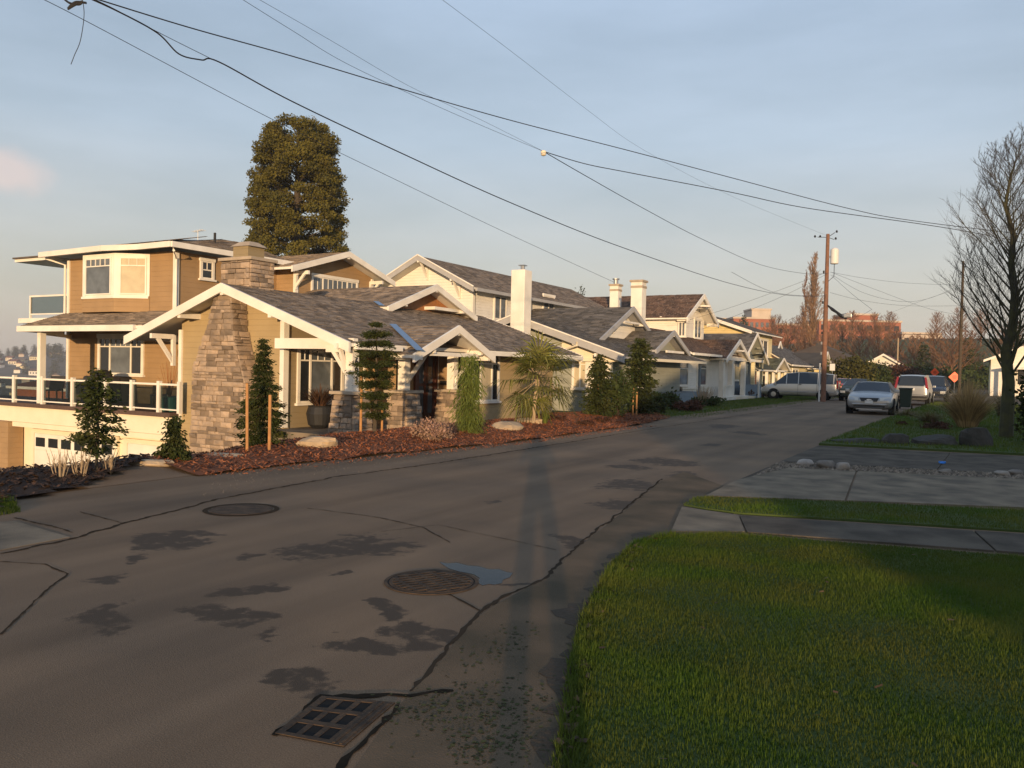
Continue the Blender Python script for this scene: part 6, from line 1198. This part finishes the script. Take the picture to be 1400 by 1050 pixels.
wire('loose wire dangling from the top left corner', [(112,-5,10),(115,20,10),(110,55,10),(102,75,10),(97,88,10)], .006); 
tag(build(MB().tube(spline([atd(*p, 10) for p in [(85,-4),(95,4),(108,6),(112,2),(100,8),(93,12),(103,3),(118,4)]]), .014, 6), 'cable_knot', 'wire'), 'tangled knot of cable at the top left corner', 'wire')
for lab, pts in [('wire leaving the utility pole to the right, topmost', [(1135,372,50),(1180,380,54),(1240,387,58),(1317,390,62)]), ('wire leaving the utility pole to the right, second from top', [(1136,372,50),(1200,397,54),(1270,422,60),(1330,434,66)]), ('sagging wire between the two utility poles', [(1138,376,50),(1180,400,53),(1230,412,56),(1270,408,59),(1317,388,62)]),
        ('wire between the poles just below the sagging one', [(1135,400,50),(1180,411,53),(1240,418,57),(1317,418,62)]), ('slanting wire from the right pole down towards the hospital', [(1317,392,62),(1250,415,75),(1200,435,95)]), ('service wire dipping from the pole to a mid-air joint', [(1136,376,50),(1165,402,46),(1192,423,42)]),
        ('service wire from the mid-air joint back to the cable closure', [(1192,423,42),(1175,432,46),(1158,433,49)]), ('service wire from the closure towards the far house', [(1160,436,50),(1195,452,70),(1215,465,90)]), ('service drop from the pole to the white house gable', [(1128,373,50),(1070,395,50),(1000,420,51),(940,438,53)]), ('second service drop from the pole to the white house', [(1128,376,50),(1070,405,50),(1000,434,52),(960,450,54)]),
        ('low service drop from the pole to the yellow house', [(1128,416,50),(1090,432,56),(1050,455,67)]), ('level wire reaching the pole from the left', [(1000,372,36),(1060,400,44),(1130,406,50)])]: wire(lab, pts, .011)
mb = MB().tube([atd(1131, 417, 50), atd(1138, 423, 49.8), atd(1144, 427, 49.5), atd(1150, 432, 49.3), atd(1158, 436, 49)], [.04, .1, .08, .11, .03], 8); tag(build(mb, 'cable_bundle', 'wire'), 'thick black cable bundle hanging beside the utility pole', 'cable'); c = atd(1159, 432, 49); tag(build(MB().box(c.x-.22, c.x+.22, c.y-.1, c.y+.1, c.z-.1, c.z+.13).tube([(c.x-.3, c.y, c.z), (c.x+.3, c.y, c.z)], .04, 6), 'cable_closure', 'steel', bevel=.02), 'grey cable closure hanging right of the utility pole', 'cable box')
def diamond(lab, px, py, d, h, rot=0):
    c = atd(px, py, d); z = gz(c.x, c.y); T = thing('road_work_sign', lab, 'sign', (c.x, c.y, z), 'orange road work signs'); u = Vector((math.cos(rot), math.sin(rot), 0)); n = Vector((-u.y, u.x, 0))
    build(MB().prism([c-_Z*h, c+u*h, c+_Z*h, c-u*h], -n*.01, n*.01), 'sign_panel', 'orange_sign', T, recalc=True); build(MB().tube([(c.x, c.y+.04, z), (c.x, c.y+.04, c.z)], .03, 6), 'post', 'steel', T)
    for s in (-1, 1): build(MB().beam((c.x, c.y+.03, z+.35), (c.x+s*.5, c.y+.03, z), .04, .04), 'foot', 'steel', T)
    for k in (-1, 0, 1): build(MB().prism([c-n*.012+u*(-h*.38+.1*abs(k)*h)+_Z*(k*h*.22-.04*h), c-n*.012+u*(h*.38-.1*abs(k)*h)+_Z*(k*h*.22-.04*h), c-n*.012+u*(h*.38-.1*abs(k)*h)+_Z*(k*h*.22+.05*h), c-n*.012+u*(-h*.38+.1*abs(k)*h)+_Z*(k*h*.22+.05*h)], (0, 0, 0), -n*.004), 'legend_line', 'black_metal', T, recalc=True)
diamond('orange diamond road work sign above the pampas grass', 1305, 515.5, 72, .48, .2); diamond('farther orange road work sign seen at an angle', 1278, 509, 92, .5, .45)
c = atd(1138, 502, 60); T = thing('street_sign', 'pale notice board on a post right of the utility pole', 'sign', (c.x, c.y, gz(c.x, c.y))); build(MB().box(c.x-.18, c.x+.18, c.y-.02, c.y+.02, c.z-.25, c.z+.25), 'sign_panel', 'sign_white', T); build(MB().tube([(c.x, c.y+.05, -.1), (c.x, c.y+.05, c.z+.2)], .03, 6), 'post', 'steel', T)
# ================================================================== deck things
T = thing('covered_grill', 'barbecue grill under a dark cover on the deck', 'grill', (-27.9, 18.6, -.02)); build(MB().hexa([(-28.6, 18.2, .0), (-27.2, 18.2, .0), (-27.2, 19.0, .0), (-28.6, 19.0, .0), (-28.5, 18.25, 1.0), (-27.3, 18.25, 1.0), (-27.3, 18.95, 1.0), (-28.5, 18.95, 1.0)]), 'cover', 'dark_cover', T, bevel=.06); build(MB().rock((-27.9, 18.6, 1.0), .58, .36, .24, n=14, m=8, rough=.05), 'hood', 'dark_cover', T, smooth=True)
def deck_chair(lab, x, y, rz):
    T = thing('deck_chair', lab, 'chair', (x, y, -.02), 'chairs on the deck', local=True, rz=rz); build(MB().box(-.27, .27, -.25, .27, .4, .45), 'seat', 'dark_cover', T); build(MB().beam((0, .26, .42), (0, .45, .95), .52, .04, up=(0, 1, .3)), 'backrest', 'dark_cover', T)
    for sx in (-.25, .25):
        for sy in (-.22, .25): build(MB().beam((sx, sy, 0), (sx, sy, .42), .04, .04), 'leg', 'black_metal', T)
deck_chair('dark deck chair near the left end of the railing', -30.6, 18.4, .6); deck_chair('dark deck chair beside the window on the deck', -25.0, 18.8, -.7)
pc_ = onY(232, 545, 17.6); T = thing('planter_pot', 'teal glazed pot with bare stems on the deck corner', 'pot', (pc_.x, 17.6, -.02)); build(MB().lathe((pc_.x, 17.6, -.02), [(.2, 0), (.27, .1), (.29, .42), (.31, .46), (.27, .47), (.25, .4)], 20), 'pot', 'teal', T); mb = MB()
for i in range(16): a = i*2.4; r = random.uniform(.1, .4); mb.tube([(pc_.x, 17.6, .35), (pc_.x+math.cos(a)*r*.5, 17.6+math.sin(a)*r*.5, .85), (pc_.x+math.cos(a)*r, 17.6+math.sin(a)*r, 1.1+random.random()*.5)], [.012, .008, .004], 4)
build(mb, 'stems', 'cedar', T)
pq_ = onY(437, 583, 18.2); T = thing('planter_pot', 'dark pot on the porch holding a spiky bronze plant', 'pot', (pq_.x, 18.2, -.27)); build(MB().lathe((pq_.x, 18.2, -.27), [(.22, 0), (.34, .1), (.40, .42), (.34, .62), (.36, .66), (.30, .66)], 20), 'pot', 'black_metal', T)
strands('spiky bronze flax plant spilling out of the porch pot', (pq_.x, 18.2, .3), .75, .75, 260, 'phormium', w=.04, name='flax_plant', cat='plant', arch=1.1)
# ================================================================== far hillside across the water, left
def fh(l, d): return -40+44*sm(640, 1180, d)+3*math.sin(l*.02)*sm(700, 900, d)+2.5*math.sin(l*.013+d*.02)
V = []; F = []; nd, nl_ = 40, 50
for i in range(nd+1):
    for j in range(nl_+1):
        d = lerp(600, 1500, i/nd); l = lerp(-1150, -150, j/nl_)*d/1000; p = _F0*d+_R0*l; V.append((p.x, p.y, fh(l, d)-(25*sm(1200, 1450, d))))
        if i and j: a = i*(nl_+1)+j; F.append((a-nl_-2, a-nl_-1, a, a-1))
structure(build((V, F), 'hills', 'hill', smooth=True, base=(0, 0, 0)))
def hut(wm, rm):
    T = thing('hillside_house', 'tiny sunlit house on the hillside across the water', 'house', (0, 0, 0), 'houses on the far hillside', local=True); build(MB().box(-5, 5, -4, 4, -3, 4.5), 'wall', wm, T); build(MB().prism([(-5.6, -4.7, 4.2), (-5.6, 4.7, 4.2), (-5.6, 0, 7.2)], (0, 0, 0), (11.2, 0, 0)), 'roof', rm, T, recalc=True)
    mb = MB(); [mb.box(x, x+1.3, -4.05, -3.9, 1.2, 2.9) for x in (-3.6, -.6, 2.4)]; build(mb, 'windows', 'pane', T); return T
hp0 = [hut('cream', 'shingle_red'), hut('concrete_far', 'shingle_tan'), hut('pale_yellow', 'shingle'), hut('white', 'shingle_brown')]; R = random.Random(4)
for i in range(64):
    d = R.uniform(720, 1170); px = R.uniform(-60, 120); l = (px-700)/FPX*d; p = _F0*d+_R0*l; o = hp0[i] if i < 4 else copy_tree(hp0[i % 4]); o.location = (p.x, p.y, fh(l, d)); o.rotation_euler.z = R.choice([.5, 2.07])+R.uniform(-.2, .2); s = R.uniform(.75, 1.15); o.scale = (s, s, s*.9)
ft = conifer('dark fir on the skyline of the hillside across the water', 0, 0, 0, [(0, 4.5), (.3, 5), (.7, 2.5), (1, .2)], 'dark_conifer', nb=50, per=16, leaf=2.0, trunk=.5, base=(0, 0, 0), h=19, name='fir_tree', droop=.2, ragged=.2); ft['group'] = 'firs on the far hillside'
for i in range(34):
    d = R.uniform(900, 1190) if i % 2 else 1170; px = R.choice([5, 22, 35, 62, 70, 88, 92])+R.uniform(-14, 14); l = (px-700)/FPX*d; p = _F0*d+_R0*l; o = ft if i == 0 else copy_tree(ft); o.location = (p.x, p.y, fh(l, d)-1); s = R.uniform(.6, 1.05); o.scale = (s, s, s); o.rotation_euler.z = i
# ================================================================== behind the viewpoint: the house and the person that shade the foreground
hb = hiphouse('house', 'tall house behind the viewpoint that shades the right-hand lawns', 17.0, 36, -27, -14, 4.9, 9.6, 'white_lap', 'shingle_grey', -.5)
window(hb, 'x', -14.4, 1, 20, 22, 1, 2.6, cols=(1, 1)); window(hb, 'y', 17.4, -1, -21, -19, 1, 2.6, cols=(1, 1))
def person():
    o0 = -_F0*.42+Vector((.05, 0, 0)); T = None
    vs = []; es = []; rs = []
    def v(x, y, z, r): vs.append(o0+_R0*x+_F0*y+_Z*z); rs.append(r); return len(vs)-1
    def e(*ids): es.extend(zip(ids[:-1], ids[1:]))
    pel = v(0, 0, .95, .16); ab = v(0, 0, 1.1, .15); chs = v(0, -.01, 1.3, .17); sh = v(0, -.02, 1.43, .11); nk = v(0, 0, 1.52, .06); hd = v(0, .03, 1.62, .095); tp = v(0, .03, 1.71, .085); e(pel, ab, chs, sh, nk, hd, tp)
    nose = v(0, .13, 1.63, .018); e(hd, nose)
    for s in (-1, 1):
        h = v(.1*s, 0, .9, .1); k = v(.13*s, .02, .5, .075); an = v(.15*s, 0, .1, .055); to = v(.17*s, .16, .04, .045); e(pel, h, k, an, to)
        so = v(.19*s, -.02, 1.42, .075); el = v(.28*s, .12, 1.2, .055); wr_ = v(.11*s, .26, 1.50, .038); pm = v(.085*s, .30, 1.56, .034); e(sh, so, el, wr_, pm)
        for q in range(4): a = v(.075*s, .335+.002*q, 1.61-.018*q, .009); b_ = v(.05*s, .36, 1.612-.018*q, .008); e(pm, a, b_)
        th = v(.07*s, .29, 1.53, .010); t2 = v(.045*s, .31, 1.525, .009); e(pm, th, t2)
        ear = v(.095*s, .02, 1.63, .02); e(hd, ear)
    me = bpy.data.meshes.new('person'); me.from_pydata([tuple(p) for p in vs], es, []); o = bpy.data.objects.new('person', me); link(o); me.materials.append(MATS['coat'])
    md = o.modifiers.new('skin', 'SKIN'); md.use_smooth_shade = True
    sv = me.skin_vertices[0].data
    for i, r in enumerate(rs): sv[i].radius = (r, r)
    sv[0].use_root = True; o.modifiers.new('sub', 'SUBSURF').levels = 1
    tag(o, 'person in a dark coat holding up a camera behind the viewpoint', 'person')
    c = o0+_F0*.36+_Z*1.585; tag(build(MB().beam(c-_R0*.045, c+_R0*.045, .02, .055), 'compact_camera', 'black_metal'), 'small black camera held by the person behind the viewpoint', 'camera')
person()

# ================================================================== evening haze in the air
hz = build(MB().box(-1700, 400, -120, 1700, -90, 60), 'haze', 'wire', base=(0, 0, 0)); hz['kind'] = 'stuff'
hm = bpy.data.materials.new('haze'); hm.use_nodes = True; t = hm.node_tree; t.nodes.remove(t.nodes['Principled BSDF']); pv = t.nodes.new('ShaderNodeVolumePrincipled'); pv.inputs['Color'].default_value = (.9, .88, .9, 1); pv.inputs['Density'].default_value = .0003; pv.inputs['Anisotropy'].default_value = .1
t.links.new(pv.outputs[0], t.nodes['Material Output'].inputs['Volume']); hz.data.materials.clear(); hz.data.materials.append(hm)
